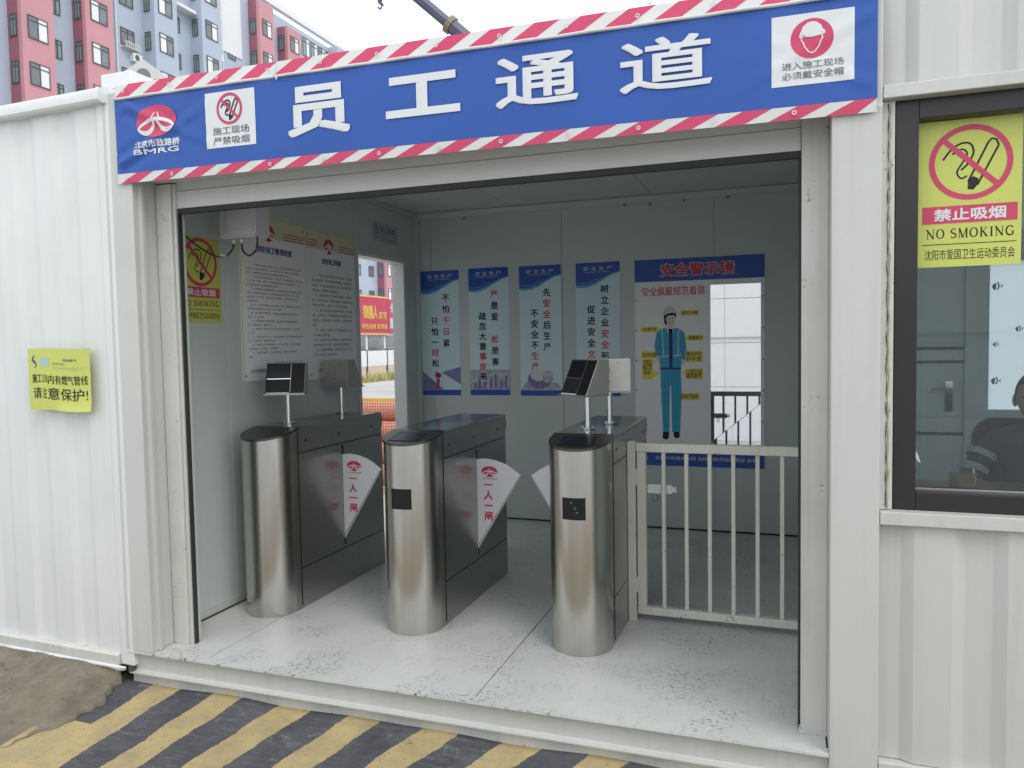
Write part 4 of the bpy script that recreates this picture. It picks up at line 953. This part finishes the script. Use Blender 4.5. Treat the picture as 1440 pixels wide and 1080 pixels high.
mm1.add([(a, -.006, b_) for a, b_ in pts]+[(a, -.001, b_) for a, b_ in pts], [(0, 1, 2, 3), (7, 6, 5, 4), (0, 4, 5, 1), (1, 5, 6, 2), (2, 6, 7, 3), (3, 7, 4, 0)]); obj('mirror', mm1, 'mirror', o)
pts = [(.555, .165), (.905, .165), (.905, cr_(.905)-.002), (.555, cr_(.555)-.002)]; mm1 = M()
mm1.add([(a, -.0062-(a-.555)*.007, b_) for a, b_ in pts]+[(a, -.001, b_) for a, b_ in pts], [(0, 1, 2, 3), (7, 6, 5, 4), (0, 4, 5, 1), (1, 5, 6, 2), (2, 6, 7, 3), (3, 7, 4, 0)]); obj('mirror', mm1, 'mirror', o)['label'] = 'cracked off lower corner of the mirror'
obj('mirror_frame', M().box(.905, .928, -.004, -.001, .172, H-.18), 'board', o)
# worker figure: centre x .245
fx = .262; fz = H
ZF = lambda z: .197+(z-.185)*.79
fig_before = set(bpy.data.objects)
def P(pts): return [(fx+a, b_) for a, b_ in pts]
def flat(nm, pts, m_, dy): obj(nm, M().plate(P(pts), y-dy), m_, o)
base = .185
flat('figure_trousers', [(-.075, .860), (.075, .855), (.082, .66), (.070, .26), (.010, .26), (.004, .70), (-.004, .70), (-.012, .262), (-.058, .265), (-.07, .60)][::-1], 'teal', .0006)
k = M()
for x in (-.045, -.02, .022, .048): k.stroke([(fx+x, .82), (fx+x*.95, .30)], .004, y-.0009)
obj('figure_crease', k, 'teal_d', o)
flat('figure_shoe', [(-.058, .262), (-.012, .262), (-.015, .20), (-.035, .185), (-.062, .195)][::-1], 'ink', .0006); flat('figure_shoe', [(.020, .262), (.064, .262), (.066, .215), (.045, .198), (.022, .21)][::-1], 'ink', .0006)
flat('figure_jacket', [(-.045, 1.245), (-.10, 1.205), (-.118, 1.08), (-.108, .985), (-.082, .965), (-.075, .855), (.078, .850), (.085, .955), (.108, .93), (.118, 1.06), (.105, 1.20), (.055, 1.245), (.01, 1.235)][::-1], 'teal', .0009)
flat('figure_placket', [(-.01, 1.235), (.018, 1.235), (.016, .86), (-.008, .86)][::-1], 'inkblue', .0012)
k = M().stroke([(fx-.060, 1.235), (fx-.050, .99)], .007, y-.0012).stroke([(fx+.062, 1.235), (fx+.058, .99)], .007, y-.0012).stroke([(fx-.075, .975), (fx+.080, .985)], .010, y-.0012).plate(P([(-.035, 1.262), (-.005, 1.225), (.035, 1.262), (.02, 1.20), (-.02, 1.20)]), y-.0012)
obj('reflective_tape', k, 'print_white', o)
flat('figure_belt', [(-.077, .872), (.079, .868), (.079, .850), (-.077, .853)][::-1], 'inkblue', .0014)
flat('figure_hand', [(-.112, .985), (-.085, .985), (-.078, .95), (-.095, .935), (-.108, .95)][::-1], 'skinprint', .0012); flat('figure_hand', [(.085, .935), (.110, .935), (.100, .895), (.082, .90)][::-1], 'skinprint', .0012)
flat('figure_arm_line', [(-.078, 1.17), (-.073, 1.17), (-.080, .97), (-.084, .97)], 'teal_d', .0012); flat('figure_arm_line', [(.080, 1.17), (.085, 1.17), (.090, .95), (.086, .95)], 'teal_d', .0012)
obj('figure_face', M().disc(fx+.004, 1.318, .033, .052, y-.0009, 20), 'skinprint', o)
flat('figure_neck', [(-.018, 1.285), (.024, 1.285), (.022, 1.245), (-.02, 1.245)][::-1], 'skinprint', .0007)
flat('figure_hair', [(-.047, 1.375), (-.044, 1.30), (-.030, 1.265), (-.022, 1.28), (-.030, 1.33), (-.02, 1.36), (.03, 1.365), (.042, 1.33), (.046, 1.36), (.04, 1.39)], 'ink', .0012)
flat('figure_helmet', [(-.045, 1.36), (-.044, 1.40), (-.02, 1.432), (.01, 1.440), (.036, 1.415), (.046, 1.378), (.02, 1.388), (-.02, 1.378)][::-1], 'print_white', .0015)
k = M().stroke([(fx-.045, 1.36), (fx-.044, 1.40), (fx-.02, 1.432), (fx+.01, 1.440), (fx+.036, 1.415), (fx+.046, 1.378)], .003, y-.0018).disc(fx-.010, 1.332, .006, .005, y-.0018, 10).disc(fx+.019, 1.332, .006, .005, y-.0018, 10)
obj('figure_lines', k, 'inkgrey', o); obj('figure_mouth', M().stroke([(fx-.006, 1.29), (fx+.014, 1.29)], .004, y-.0018), 'red', o)
labs = [(.340, .470, 1.402, 1.362, '戴好安全帽', (.315, 1.39)), (.045, .170, 1.255, 1.212, '衬衣整干净', (.215, 1.235)), (.385, .505, 1.170, 1.125, '佩戴胸卡', (.30, 1.150)), (.045, .170, 1.02, .965, '系好安全带', (.20, .99)),
        (.050, .130, .950, .905, '衣服及', (.19, .93)), (.050, .130, .900, .855, '帽子要', None), (.050, .130, .850, .765, '整洁', (.20, .815)), (.370, .498, 1.02, .98, '戴好防', (.345, .965)), (.370, .498, .975, .925, '护手套', None), (.370, .498, .855, .815, '下摆不得', (.33, .82)), (.370, .498, .812, .765, '随意敞开', None), (.335, .475, .625, .570, '穿好劳保鞋', (.31, .555))]
for o_ in set(bpy.data.objects)-fig_before:
    for v in o_.data.vertices: v.co.z = ZF(v.co.z)
for (a, b_, z1, z0, txt, tip) in labs:
    z1, z0 = ZF(z1)+.004, ZF(z0)-.004; ml, tl_ = M(), M(); ml.rect(a, b_, z0, z1, y-.0006)
    if tip: tip = (tip[0], ZF(tip[1])); ml.plate([(a if tip[0] < a else b_, z0+.012), (a if tip[0] < a else b_, z1-.012), tip][::(1 if tip[0] > b_ else -1)], y-.0005)
    lb_ = obj('yellow_label', ml, 'yellow2', o)
    if txt == '整洁': put(tl_, txt, a+.012, b_-.02, z1-.042, z1-.010, y-.0012, .02)
    else: put(tl_, txt, a+.010, b_-.010, z0+.007, z1-.007, y-.0012, .02)
    obj('lettering', tl_, 'ink', lb_)

# rule boards on left wall
RULE1 = ['一、严格执行出入登记制度，对出入施工现场的所有人员进行登', '记检查，做到来访有登记、出入有检查，禁止无关人员进入施工', '现场，对携带物品出场的人员必须查验出门凭证。', '二、保安人员必须坚守岗位，认真负责，不得擅离职守，不得在岗', '位上饮酒、吸烟、会客，严格按照规定时间进行交接班工作，做', '好交接班记录，确保现场秩序井然。', '三、负责现场消防设施的检查，发现隐患及时上报并处理，定期', '检查，做好防火防盗工作，加强对重点部位的巡视，发生火灾时', '及时组织人员扑救，保护现场并立即报告，配合有关部门做好', '调查处理。', '四、施工现场动用明火必须办理动火手续，经批准后方可作业，作', '业现场必须配备灭火器材，设专人看护。', '五、施工现场严禁吸烟，存放易燃易爆物品的仓库设明显', '标志，专人管理。', '六、现场道路必须保持畅通，消防设施不得随意挪动或损', '坏，定期检查，确保有效。', '七、加强生产作业区与办公生活区的安全管理工作，做好防护', '工作。', '八、对违反规定的人员，给予批评教育，情节严重的按照有关规', '定，上报处理，确保现场安全。', '九、加强施工现场用电管理，禁止私拉乱接，定期检查线路，', '发现问题，及时整改，消除隐患。', '十、加强夜间巡逻，防止财物被盗，严格执行交接班制', '度。']
RULE2 = ['一、严格执行安全保卫工作责任制，加强现', '场治安管理，落实各项防范措施，做好防盗、', '防破坏、防治安灾害事故工作，维护现场秩', '序稳定，保障施工顺利进行。', '二、加强对施工人员的法制教育，遵纪守', '法，不打架斗殴，不聚众赌博，不酗酒闹事，', '做到文明施工，确保一方平安无事故。', '三、施工现场材料设备堆放整齐，专人看', '管，出入登记，对贵重物品设专库存放，落', '实责任，发现问题，立即报告，及时处理问', '题。', '四、加强门卫管理，实行昼夜值班，对出', '入车辆进行检查。', '五、加强外来人员管理，办理登记手续，', '做好治安防范工作，维护现场正常秩序。', '六、加强宣传教育，提高防范意识，做', '到人人有责，共保平安。']
def rules(loc, w_, h_, label, title, lines, yellowside):
    o = board('rules_board', label, 'board', loc, rad(90), w_, h_, 'board', .004, 'rules boards on the left wall'); y = -.0006
    obj('top_band', M().rect(0, w_, h_-.115, h_, y+.0002), 'cream', o)
    if yellowside: obj('yellow_edge', M().rect(0, .008, 0, h_, y-.0002), 'yellow', o)
    road_logo(o, w_*.42 if yellowside else w_*.45, h_-.085, .058, .050, y, 'red', 'board')
    for i in range(3):
        obj('red_line', M().rect(w_*.66, w_, h_-.075-i*.017, h_-.069-i*.017, y-.0003), 'rose', o)
        if not yellowside: obj('red_line', M().rect(0, w_*.22, h_-.062-i*.017, h_-.056-i*.017, y-.0003), 'rose', o)
    q = M(); put(q, title, w_*.24 if yellowside else w_*.30, w_*.78 if yellowside else w_*.70, h_-.205, h_-.165, y, .03); obj('lettering', q, 'inkblue', o)
    q = M(); n_ = len(lines); top = h_-.275; step = (top-.10)/(n_-1+2)
    for i, s_ in enumerate(lines):
        ind = .03 if s_[1:2] == '、' else 0; sz = min(.030, step*.78); full = (w_-.10-ind)
        mx = 29.5 if yellowside else 19.5
        ww = full*min(1, len(s_)/(mx-(1 if ind else 0))); put(q, s_, .055+ind, .055+ind+ww, top-i*step-sz*.72, top-i*step, y, .008)
    put(q, '北京市政路桥集团项目经理部', .06 if yellowside else .10, .33, .045, .068, y, .02); put(q, '安全生产领导小组', w_*.45, w_*.9, .09, .106, y, .01)
    obj('lettering', q, 'inkgrey', o)
    for a in (.02, w_-.02):
        for b_ in (.03, h_-.03): obj('nail', M().disc(a, b_, .006, .006, y-.001, 8), 'ink', o)
rules((-.1955, .690, 1.235), .632, .950, 'nearer white rules board with a yellow left edge, on the left inner wall', '消防保卫管理制度', RULE1, True)
rules((-.1955, 1.332, 1.215), .590, .960, 'farther white rules board next to the street doorway', '治安保卫制度', RULE2, False)
MT['wplate'] = mat('grey_acrylic', (.42, .43, .47), .3)
o = board('small_no_smoking_plate', 'small pale no smoking plate above the street doorway', 'sign', (-.1975, 2.20, 2.205), rad(90), .40, .145, 'wplate', .002)
q = M().ring(.055, .095, .036, .036, .006, -.0006, 24).stroke([(.03, .12), (.08, .07)], .006, -.0008).stroke([(.04, .08), (.07, .105)], .006, -.0006); put(q, '禁止吸烟', .115, .34, .075, .118, -.0006, .02); put(q, 'NO SMOKING PLEASE', .12, .34, .052, .062, -.0006); put(q, '严禁烟火 违者重罚', .10, .34, .024, .036, -.0006); obj('lettering', q, 'inkgrey', o)

# ------------------------------------------------------------------ junction box and cables
Jb = thing('junction_box', 'grey white plastic junction box hanging at the top left inside the opening', 'electrical box', (.035, .40, 2.0))
obj('box_body', M().box(-.085, .135, -.04, .08, .0, .30), 'wplastic', Jb, bevel=.006); obj('box_cover', M().box(-.030, .130, -.052, -.0405, .012, .29), 'wplastic', Jb, bevel=.004)
obj('mounting_foot', M().box(-.095, .12, -.03, .04, -.010, -.0005), 'wplastic', Jb, bevel=.003)
obj('mounting_foot', M().box(-.120, -.0855, -.02, .06, .20, .26), 'wplastic', Jb)
obj('cable_gland', M().tube([(-.03, 0, -.035), (-.03, 0, -.0165)], .010, 10), 'wplastic', Jb); obj('cable_gland', M().tube([(.02, 0, -.035), (.02, 0, -.0165)], .010, 10), 'wplastic', Jb); obj('gland', M().tube([(.085, 0, .14), (.10, 0, .16), (.10, 0, .20)], .012, 8), 'black', Jb)
def sag(pts, n_=8):
    out = []
    P_ = [Vector(pts[0])]+[Vector(p) for p in pts]+[Vector(pts[-1])]
    for i in range(1, len(P_)-2):
        for j in range(n_):
            t = j/n_; a, b_, c_, d = P_[i-1:i+3]; out.append(.5*((2*b_)+(-a+c_)*t+(2*a-5*b_+4*c_-d)*t*t+(-a+3*b_-3*c_+d)*t**3))
    out.append(P_[-2]); return out
tag(obj('cable', M().tube(sag([(.055, .40, 1.965), (.06, .40, 1.925), (.10, .40, 1.90), (.145, .40, 1.935), (.15, .40, 2.03), (.135, .40, 2.12), (.125, .40, 2.20), (.12, .40, 2.42)]), .0048, 6), 'rubber', smooth=True), 'black cable looping down beside the junction box', 'cable')
tag(obj('cable', M().tube(sag([(-.19, .16, 2.06), (-.12, .25, 1.96), (-.08, .34, 1.905), (-.04, .38, 1.90), (-.01, .40, 1.93), (.005, .40, 1.965)]), .0045, 6), 'rubber', smooth=True), 'thin dark cable sagging in front of the inner yellow sign', 'cable')
o = thing('cable_connector', 'white plastic connector on the sagging cable in front of the inner yellow sign', 'connector', (-.05, .375, 1.902), rad(30)); obj('connector_body', M().box(-.013, .013, -.006, .006, -.005, .006), 'wplastic', o, bevel=.003); obj('connector_cap', M().box(.0135, .020, -.004, .004, -.004, .004), 'wplastic', o)

# ================================================================== STREET SIDE (through the doorway)
Fy = 5.1
F_ = thing('mesh_fence', 'yellow framed mesh fence outside the street doorway, in front of stacked pipes', 'fence', (-2.6, Fy, -.32))
for x in (-1.3, -.1, 1.12): obj('post', M().box(x-.02, x+.02, -.02, .02, 0, 1.08), 'barrier', F_)
obj('top_rail', M().box(-1.28, 1.10, -.018, .018, 1.081, 1.12), 'barrier', F_); obj('bottom_rail', M().box(-1.28, 1.10, -.017, .017, .05, .085), 'barrier', F_)
ms = M()
for i in range(70): x = -1.27+i*.034; ms.box(x-.0018, x+.0018, -.002, .002, .086, 1.08)
for i in range(30): z = .1+i*.033; ms.box(-1.28, 1.10, -.0045, -.0025, z-.0018, z+.0018)
tag(obj('mesh', ms, 'bark', F_), kind='stuff')
pl = obj('name_plate', M().box(.28, .56, -.03, -.022, .55, 1.10), 'barrier', F_); road_logo(pl, .42, .96, .09, .06, -.031, 'red', 'barrier'); q = M(); put(q, '市政', .33, .51, .70, .80, -.031, .02); obj('lettering', q, 'ink', pl)
k = 0
for row in range(4):
    for c_ in range(4-row):
        o = tag(obj('pipe', M().tube([(-4.2+.05*row, 0, 0), (-1.2+.04*random.random(), 0, 0)], .135, 20).tube([(-1.36, 0, 0), (-1.30, 0, 0)], .142, 20), 'pipe', loc=(0, 5.5+c_*.29+row*.145, -.18+row*.25), smooth='auto'),
            'pinkish plastic pipe in the %s layer behind the mesh fence, %s' % (('lowest', 'second', 'third', 'topmost')[row], ('nearest it', 'second from it', 'third from it', 'farthest from it')[c_]), 'pipe', 'plastic pipes stacked behind the mesh fence'); k += 1
# white barrier sections along the road
Sb = thing('road_barrier', 'long row of white barrier panels with pale railings along the road outside', 'barrier', (-16.4, 20, -.32))
bp1 = M().box(-.03, .03, .06, 1.94, .70, 1.45).mesh('panel'); bp1.materials.append(MT['pale_wall'])
pm = M().box(-.04, .04, -.035, .035, 0, 1.50).mesh('post'); pm.materials.append(MT['winframe'])
rl = M(); 
for i in range(9): rl.box(-.012, .012, .18+i*.2, .20+i*.2, .05, .69)
rl.box(-.015, .015, .04, 1.96, .03, .06); rl = rl.mesh('railing'); rl.materials.append(MT['barrier'])
for i in range(14):
    obj('panel', bp1, None, Sb, (0, i*2, 0)); obj('post', pm, None, Sb, (0, i*2, 0)); obj('railing', rl, None, Sb, (0, i*2, 0))
wd = M()
for q_ in range(2600):
    x = random.uniform(-16.3, -15.4); y_ = random.uniform(20, 48); h_ = random.uniform(.15, .55); a = random.uniform(0, 3.1); s_ = .03
    wd.add([(x-s_*math.cos(a), y_-s_*math.sin(a), -.32), (x+s_*math.cos(a), y_+s_*math.sin(a), -.32), (x+random.uniform(-.1, .1), y_+random.uniform(-.1, .1), -.32+h_)], [(0, 1, 2)])
tag(obj('weeds', wd, 'weeds'), 'dry yellow weeds growing along the foot of the road barrier', 'weeds', kind='stuff')
# shops
Sh = thing('shop_row', 'row of ground floor shops with dark fronts and red sign boards across the road', 'shops', (-40, 50, -.3))
obj('shop_block', M().box(-3, .0, 0, 50, .0, 6.9), 'pale_wall', Sh)
sg1 = obj('sign_board', M().box(.001, .20, 19.0, 25.35, 3.0, 6.85), 'shopred', Sh); sg2 = obj('sign_board', M().box(.001, .20, 25.45, 30.8, 3.0, 6.85), 'rose', Sh)
obj('sign_board', M().box(.001, .20, 31.0, 37, 3.0, 6.6), 'shopred', Sh); obj('sign_board', M().box(.001, .20, 10.0, 18.8, 3.0, 6.6), 'shopred', Sh)
def on_x(q, y0, y1): return q.xf(lambda x, y, z: (.205-y*40, x, z))
q = M(); put(q, '锦膳人', 19.7, 22.9, 4.5, 6.0, 0, .03); put(q, '家常', 23.1, 24.9, 4.5, 5.4, 0, .02); put(q, '特色烧烤 家常菜', 19.4, 25.0, 3.4, 4.0, 0, .03); obj('lettering', on_x(q, 0, 0), 'gold', sg1)
q = M(); put(q, '长春堂', 25.8, 30.5, 5.3, 6.4, 0, .045); put(q, '胶卷卡子', 25.7, 30.6, 3.5, 4.8, 0, .05); obj('lettering', on_x(q, 0, 0), 'print_white', sg2)
obj('sign_trim', M().box(.0, .25, 19.0, 25.3, 6.86, 7.05), 'gold', Sh); obj('sign_trim', M().box(.0, .25, 19.0, 25.3, 2.80, 2.99), 'gold', Sh)
for i in range(12): obj('shopfront', M().box(.002, .08, 1+i*4.0, 4.4+i*4.0, .1, 2.7), 'pane_grey', Sh)
# parked cars
def car(x, y_, label, m_):
    c_ = thing('parked_car', label, 'car', (x, y_, -.30), rad(90), 'cars parked in front of the shops')
    prof = [(-2.1, .28), (-2.15, .62), (-2.0, .80), (-1.2, .92), (-.65, 1.38), (.75, 1.42), (1.45, .98), (2.05, .90), (2.15, .60), (2.12, .28)]
    b_ = M(); k_ = len(prof)
    b_.add([(a, -.85+(.14 if z > 1 else 0), z) for a, z in prof]+[(a, .85-(.14 if z > 1 else 0), z) for a, z in prof], [tuple(range(k_)), tuple(range(2*k_-1, k_-1, -1))]+[((i+1) % k_, i, i+k_, (i+1) % k_+k_) for i in range(k_)])
    obj('body', b_, m_, c_, bevel=.05)
    for s_ in (-1, 1):
        obj('side_window', M().add([(-1.05, s_*.86, .95), (-.60, s_*.735, 1.32), (.70, s_*.735, 1.36), (1.25, s_*.86, 1.0)], [(0, 1, 2, 3)]), 'pane_grey', c_)
        for a in (-1.35, 1.35): 
            w_ = obj('wheel', M().tube([(a, s_*.62, .31), (a, s_*.87, .31)], .31, 20), 'rubber', c_); obj('rim', M().tube([(a, s_*.87, .31), (a, s_*.88, .31)], .19, 14), 'chrome', w_)
    obj('windscreen', M().add([(-1.15, -.7, .96), (-1.15, .7, .96), (-.68, .66, 1.36), (-.68, -.66, 1.36)], [(0, 1, 2, 3)]), 'pane_grey', c_)
car(-36.6, 70.5, 'white parked car seen below the red shop sign with gold characters', 'white'); car(-36.6, 76.5, 'silver parked car standing in front of the shops, second from the doorway edge', 'steel_plate'); car(-36.6, 82.5, 'dark parked car standing below the pink shop sign with white characters', 'crane')

# ================================================================== APARTMENT BLOCK
A_ = thing('apartment_block', 'long apartment block in pale blue and pink render rising behind the containers', 'apartment building', (-44.2, 50, -.3))
def ab(name, mm_, mt_, parent=None): return obj(name, mm_.xf(lambda x, y, z: (x+44.2, y-50, z+.3)), mt_, parent or A_)
TOPZ = 34.3
ab('main_wall', M().box(-56, -44.2, 14, 56.2, 0, TOPZ), 'blue_wall'); ab('main_wall', M().box(-56, -44.2, 56.2, 61.5, 0, TOPZ), 'blue_wall'); ab('main_wall', M().box(-56, -44.2, 61.5, 110, 0, TOPZ-.6), 'blue_wall')
ab('parapet', M().box(-44.5, -44.0, 14, 110, TOPZ, TOPZ+.5), 'pale_wall')
ab('pale_band', M().box(-44.19, -44.10, 53.0, 57.0, 27.6, TOPZ-.3), 'pale_wall'); ab('pale_band', M().box(-44.19, -44.1, 64.7, 70.0, 24.5, 30.4), 'pale_wall')
FLOORS = [22.914+2.938*k for k in range(-7, 4)]    # window heads
def winmesh(w_, h_, dep, kind):
    f = M(); t = .06
    f.box(0, dep, 0, t, 0, h_); f.box(0, dep, w_-t, w_, 0, h_); f.box(0, dep, t, w_-t, 0, t); f.box(0, dep, t, w_-t, h_-t, h_)
    f.box(0, dep, w_/2-t/2, w_/2+t/2, t, h_-t); f.box(0, dep, t, w_/2-t/2, h_*.76, h_*.76+t); f.box(0, dep, w_/2+t/2, w_-t, h_*.76, h_*.76+t)
    fm = f.mesh('window'); fm.materials.append(MT['winframe'])
    p1 = M().box(dep*.4, dep*.5, t, w_/2-t/2, t, h_-t).mesh('pane'); p2 = M().box(dep*.4, dep*.5, w_/2+t/2, w_-t, t, h_-t).mesh('pane')
    return fm, p1, p2
cache = {}
def awin(x, y_, ztop_, w_, h_, mats, rz=0):
    key = (round(w_, 2), round(h_, 2), mats)
    if key not in cache:
        fm, p1, p2 = winmesh(w_, h_, .07, 0); p1.materials.append(MT[mats[0]]); p2.materials.append(MT[mats[1]]); cache[key] = (fm, p1, p2)
    fm, p1, p2 = cache[key]
    f = obj('window', fm, None, A_, (x+44.2, y_-50, ztop_-h_+.3), (0, 0, rz)); obj('pane', p1, None, f); obj('pane', p2, None, f); return f
BAYS = [(20.6, 22.9, 'pink'), (27.0, 29.4, 'blue'), (34.17, 36.52, 'pink'), (39.06, 41.39, 'pink'), (45.4, 47.8, 'blue'), (50.6, 52.95, 'blue'), (58.2, 60.35, 'pink'), (62.5, 64.65, 'pink'), (71.5, 73.6, 'blue'), (81.0, 83.6, 'pink'), (86.4, 88.8, 'pink'), (94, 96.4, 'blue')]
for (a, b_, kind) in BAYS:
    top = TOPZ if a < 58 else (33.4 if kind == 'pink' else TOPZ-.6)
    if a > 62 and a < 65: top = 31.6+.9
    if kind == 'pink':
        ab('bay_front', M().box(-43.3, -43.0, a, b_, 0, top), 'pink_wall'); ab('bay_side', M().box(-44.19, -43.301, a, b_, 0, top), 'pink_wall_shaded')
    else:
        ab('bay_front', M().box(-43.3, -43.0, a, b_, 0, top), 'blue_wall'); ab('bay_side', M().box(-44.19, -43.301, a, b_, 0, top), 'blue_wall')
    for i, zt in enumerate(FLOORS):
        if zt > top: continue
        if zt < 6.9 and a > 50: continue
        mm_ = ('pane_grey', 'pane_pale') if (kind == 'pink' and a < 36) or random.random() < .35 else ('pane_pale', 'pane_grey')
        awin(-43.0, a+.42, zt, min(1.42, b_-a-.8), 1.45, mm_)
        f = awin(-43.95, a-.001, zt-.05, .55, 1.40, ('pane_green', 'pane_green'), rad(-90)); 
RW = [(24.3, .9), (25.6, .6), (31.2, .9), (37.35, .72), (42.0, .5), (43.2, 1.3), (48.9, .45), (55.2, 1.0), (56.0, .0), (67.5, 1.1), (76.0, 1.1), (78.9, 1.2), (91, 1.1)]
for y_, w_ in RW:
    if w_ < .3: continue
    for zt in FLOORS:
        if zt < 6.9 and y_ > 50: continue
        if y_ == 67.5 and zt > 30: continue
        awin(-44.2, y_, zt-.35, w_, 1.25, ('pane_grey', 'pane_grey') if w_ > .8 else ('pane_grey', 'pane_green'))
for i in range(6): awin(-44.2, 65.3+i*1.45, 33.2, 1.2, 1.9, ('pane_green', 'pane_pale'))
for y_ in (42.75, 53.5, 53.9, 54.4, 61.3): ab('drain_pipe', M().tube([(-44.1, y_, 0), (-44.1, y_, TOPZ)], .06, 8), 'pale_wall')
# balcony rack and air conditioner
rk = M()
for i in range(9): rk.box(-43.75, -43.70, 43.2+i*.17, 43.24+i*.17, 24.05, 24.35)
rk.box(-44.19, -43.70, 43.2, 44.62, 24.0, 24.05); rk.box(-43.75, -43.70, 43.2, 44.62, 24.36, 24.42); ab('window_rack', rk, 'stripe_w')
for (y_, z_) in ((44.0, 23.2), (53.3, 26.4), (37.6, 14.5), (55.4, 19.0)):
    ac = ab('air_conditioner', M().box(-44.19, -43.80, y_, y_+.85, z_, z_+.6), 'pale_wall'); obj('fan_grille', M().tube([(-43.795+44.2, y_-49.65, z_+.6), (-43.785+44.2, y_-49.65, z_+.6)], .22, 16), 'winframe', ac)
ab('ledge', M().box(-44.19, -43.4, 47.9, 50.5, 29.0, 29.25), 'pale_wall')

# ================================================================== ROOF THINGS, CRANE, TREE
o = thing('outdoor_unit', 'white boxy air conditioner unit on the container roof left of the banner', 'air conditioner', (-.715, .50, 2.60))
obj('case', M().box(-.10, .11, -.12, .12, .0, .32), 'pale_wall', o, bevel=.006); obj('fan_ring', M().ring(.0, .17, .07, .07, .008, -.1215, 24), 'shutter', o); obj('foot', M().box(-.08, .09, -.125, -.1205, .0, .02), 'shutter', o)
# distant pavilion roof
pv = thing('pavilion', 'white gabled pavilion roof with a small arch, just above the left end of the banner', 'pavilion', (-16.73, 17.28, -.32), rad(32))
obj('tower', M().box(-.7, .7, -.6, .6, 0, 10.22), 'pale_wall', pv)
obj('roof', M().prism_x([(-.8, 10.22), (.8, 10.22), (0, 10.82)], -.8, .8).xf(lambda x, y, z: (y, x, z)), 'white', pv)
ar = [(.22*math.cos(a), 10.26+.26*math.sin(a)) for a in (math.pi*i/12 for i in range(13))]
obj('arch', M().plate(ar[::-1], -.82), 'pane_grey', pv)
# crane
cr = thing('mobile_crane', 'telescopic crane boom reaching up into the white sky behind the banner', 'crane', (2.5, 58, -.32))
p_top = Vector((-24.1-4.5, 52.9-1.4, 28+4.2)); p_mid = Vector((-21.9, 53.5, 26.1)); p_low = Vector((-20.7, 53.9, 25.0))
dirv = (p_low-p_mid).normalized(); base_ = Vector((2.5, 58, -.32)); p0 = Vector((-3.0, 60.0, 4.0))
loc = lambda v: tuple(v-base_)
d1 = (p_mid-p_top).normalized(); foot_ = p_mid + d1*28
obj('boom_outer', M().tube([loc(foot_), loc(p_mid)], .58, 8), 'crane', cr); obj('boom_inner', M().tube([loc(p_mid), loc(p_top)], .42, 8), 'crane', cr)
obj('collar', M().tube([loc(p_mid+d1*.25), loc(p_mid-d1*.15)], .72, 12), 'crane_ring', cr)
fl = loc(foot_)
obj('turntable', M().box(fl[0]-2, fl[0]+3, fl[1]-1.6, fl[1]+1.6, 1.6, fl[2]+1 if fl[2] > 2 else 4), 'barrier', cr); obj('carrier', M().box(fl[0]-6, fl[0]+6, fl[1]-1.4, fl[1]+1.4, .6, 1.599), 'barrier', cr)
for a in (-4.5, -3, 2.5, 4): 
    for s_ in (-1.41, 1.2): obj('wheel', M().tube([(fl[0]+a, fl[1]+s_, .6), (fl[0]+a, fl[1]+s_+.25, .6)], .6, 16), 'rubber', cr)
hk = Vector((-27.0, 51.8, 27.8))
obj('hoist_rope', M().tube([loc(hk+Vector((0, 0, 5))), loc(hk+Vector((0, 0, .3)))], .05, 6), 'crane', cr); obj('hook', M().tube([loc(hk+Vector((a, 0, b_))) for a, b_ in ((0, .5), (0, .1), (.22, -.15), (.05, -.4), (-.2, -.25))], [.28, .16, .12, .10, .06], 8), 'crane', cr)

tr_ = thing('tree', 'tree behind the container whose topmost twigs show above the banner', 'tree', (.2, 12.0, -.32))
tk = M().tube([(0, 0, 0), (.1, .05, 2.5), (0, 0, 4.6), (.12, 0, 6.6)], [.16, .12, .08, .03], 10)
tips = []
for i in range(26):
    z0 = random.uniform(3.0, 6.4); a = random.uniform(0, 6.28); L_ = (7.6-z0)*.55+.3
    p1 = Vector((.05, 0, z0)); p2 = p1+Vector((math.cos(a)*L_*.6, math.sin(a)*L_*.6, L_*.55)); p3 = p2+Vector((math.cos(a)*L_*.25, math.sin(a)*L_*.25, L_*.4)); tk.tube([p1, p2, p3], [.035, .02, .006], 5); tips += [p2, p3, (p2+p3)/2, p3+Vector((.1, 0, .1))]
obj('trunk', tk, 'bark', tr_)
lf = M()
for p_ in tips+[Vector((.15, 0, 7.3)), Vector((.25, 0, 7.7)), Vector((-.1, 0, 7.65)), Vector((.5, 0, 7.7))]:
    for q_ in range(42):
        c_ = p_+Vector((random.gauss(0, .16), random.gauss(0, .16), random.gauss(0, .13))); a = Vector((random.uniform(-1, 1), random.uniform(-1, 1), random.uniform(-1, 1))).normalized()*.035; b2 = a.cross(Vector((random.uniform(-1, 1), random.uniform(-1, 1), .3))).normalized()*.018
        lf.add([c_-a, c_+b2, c_+a, c_-b2], [(0, 1, 2, 3)])
tag(obj('crown', lf, 'leaf', tr_), kind='stuff')

# ================================================================== BEHIND THE CAMERA (seen in the mirror and in the steel)
oc = thing('site_office', 'long white panelled site office standing opposite the gate', 'site office', (1.0, -7.6, -.66))
obj('office_body', M().box(-9, 10, -2.6, -.041, 0, 3.3), 'office_white', oc)
for i in range(14):
    for z0, z1 in ((0, 1.10), (1.103, 2.0), (2.003, 2.9), (2.903, 3.3)):
        obj('wall_panel', M().box(-9+i*1.36+.0, -9+(i+1)*1.36-.006, -.04, .0, z0, z1-.01), 'office_white', oc)
obj('joint_rail', M().box(-9, 10, .0005, .03, 2.085, 2.12), 'shutter', oc)
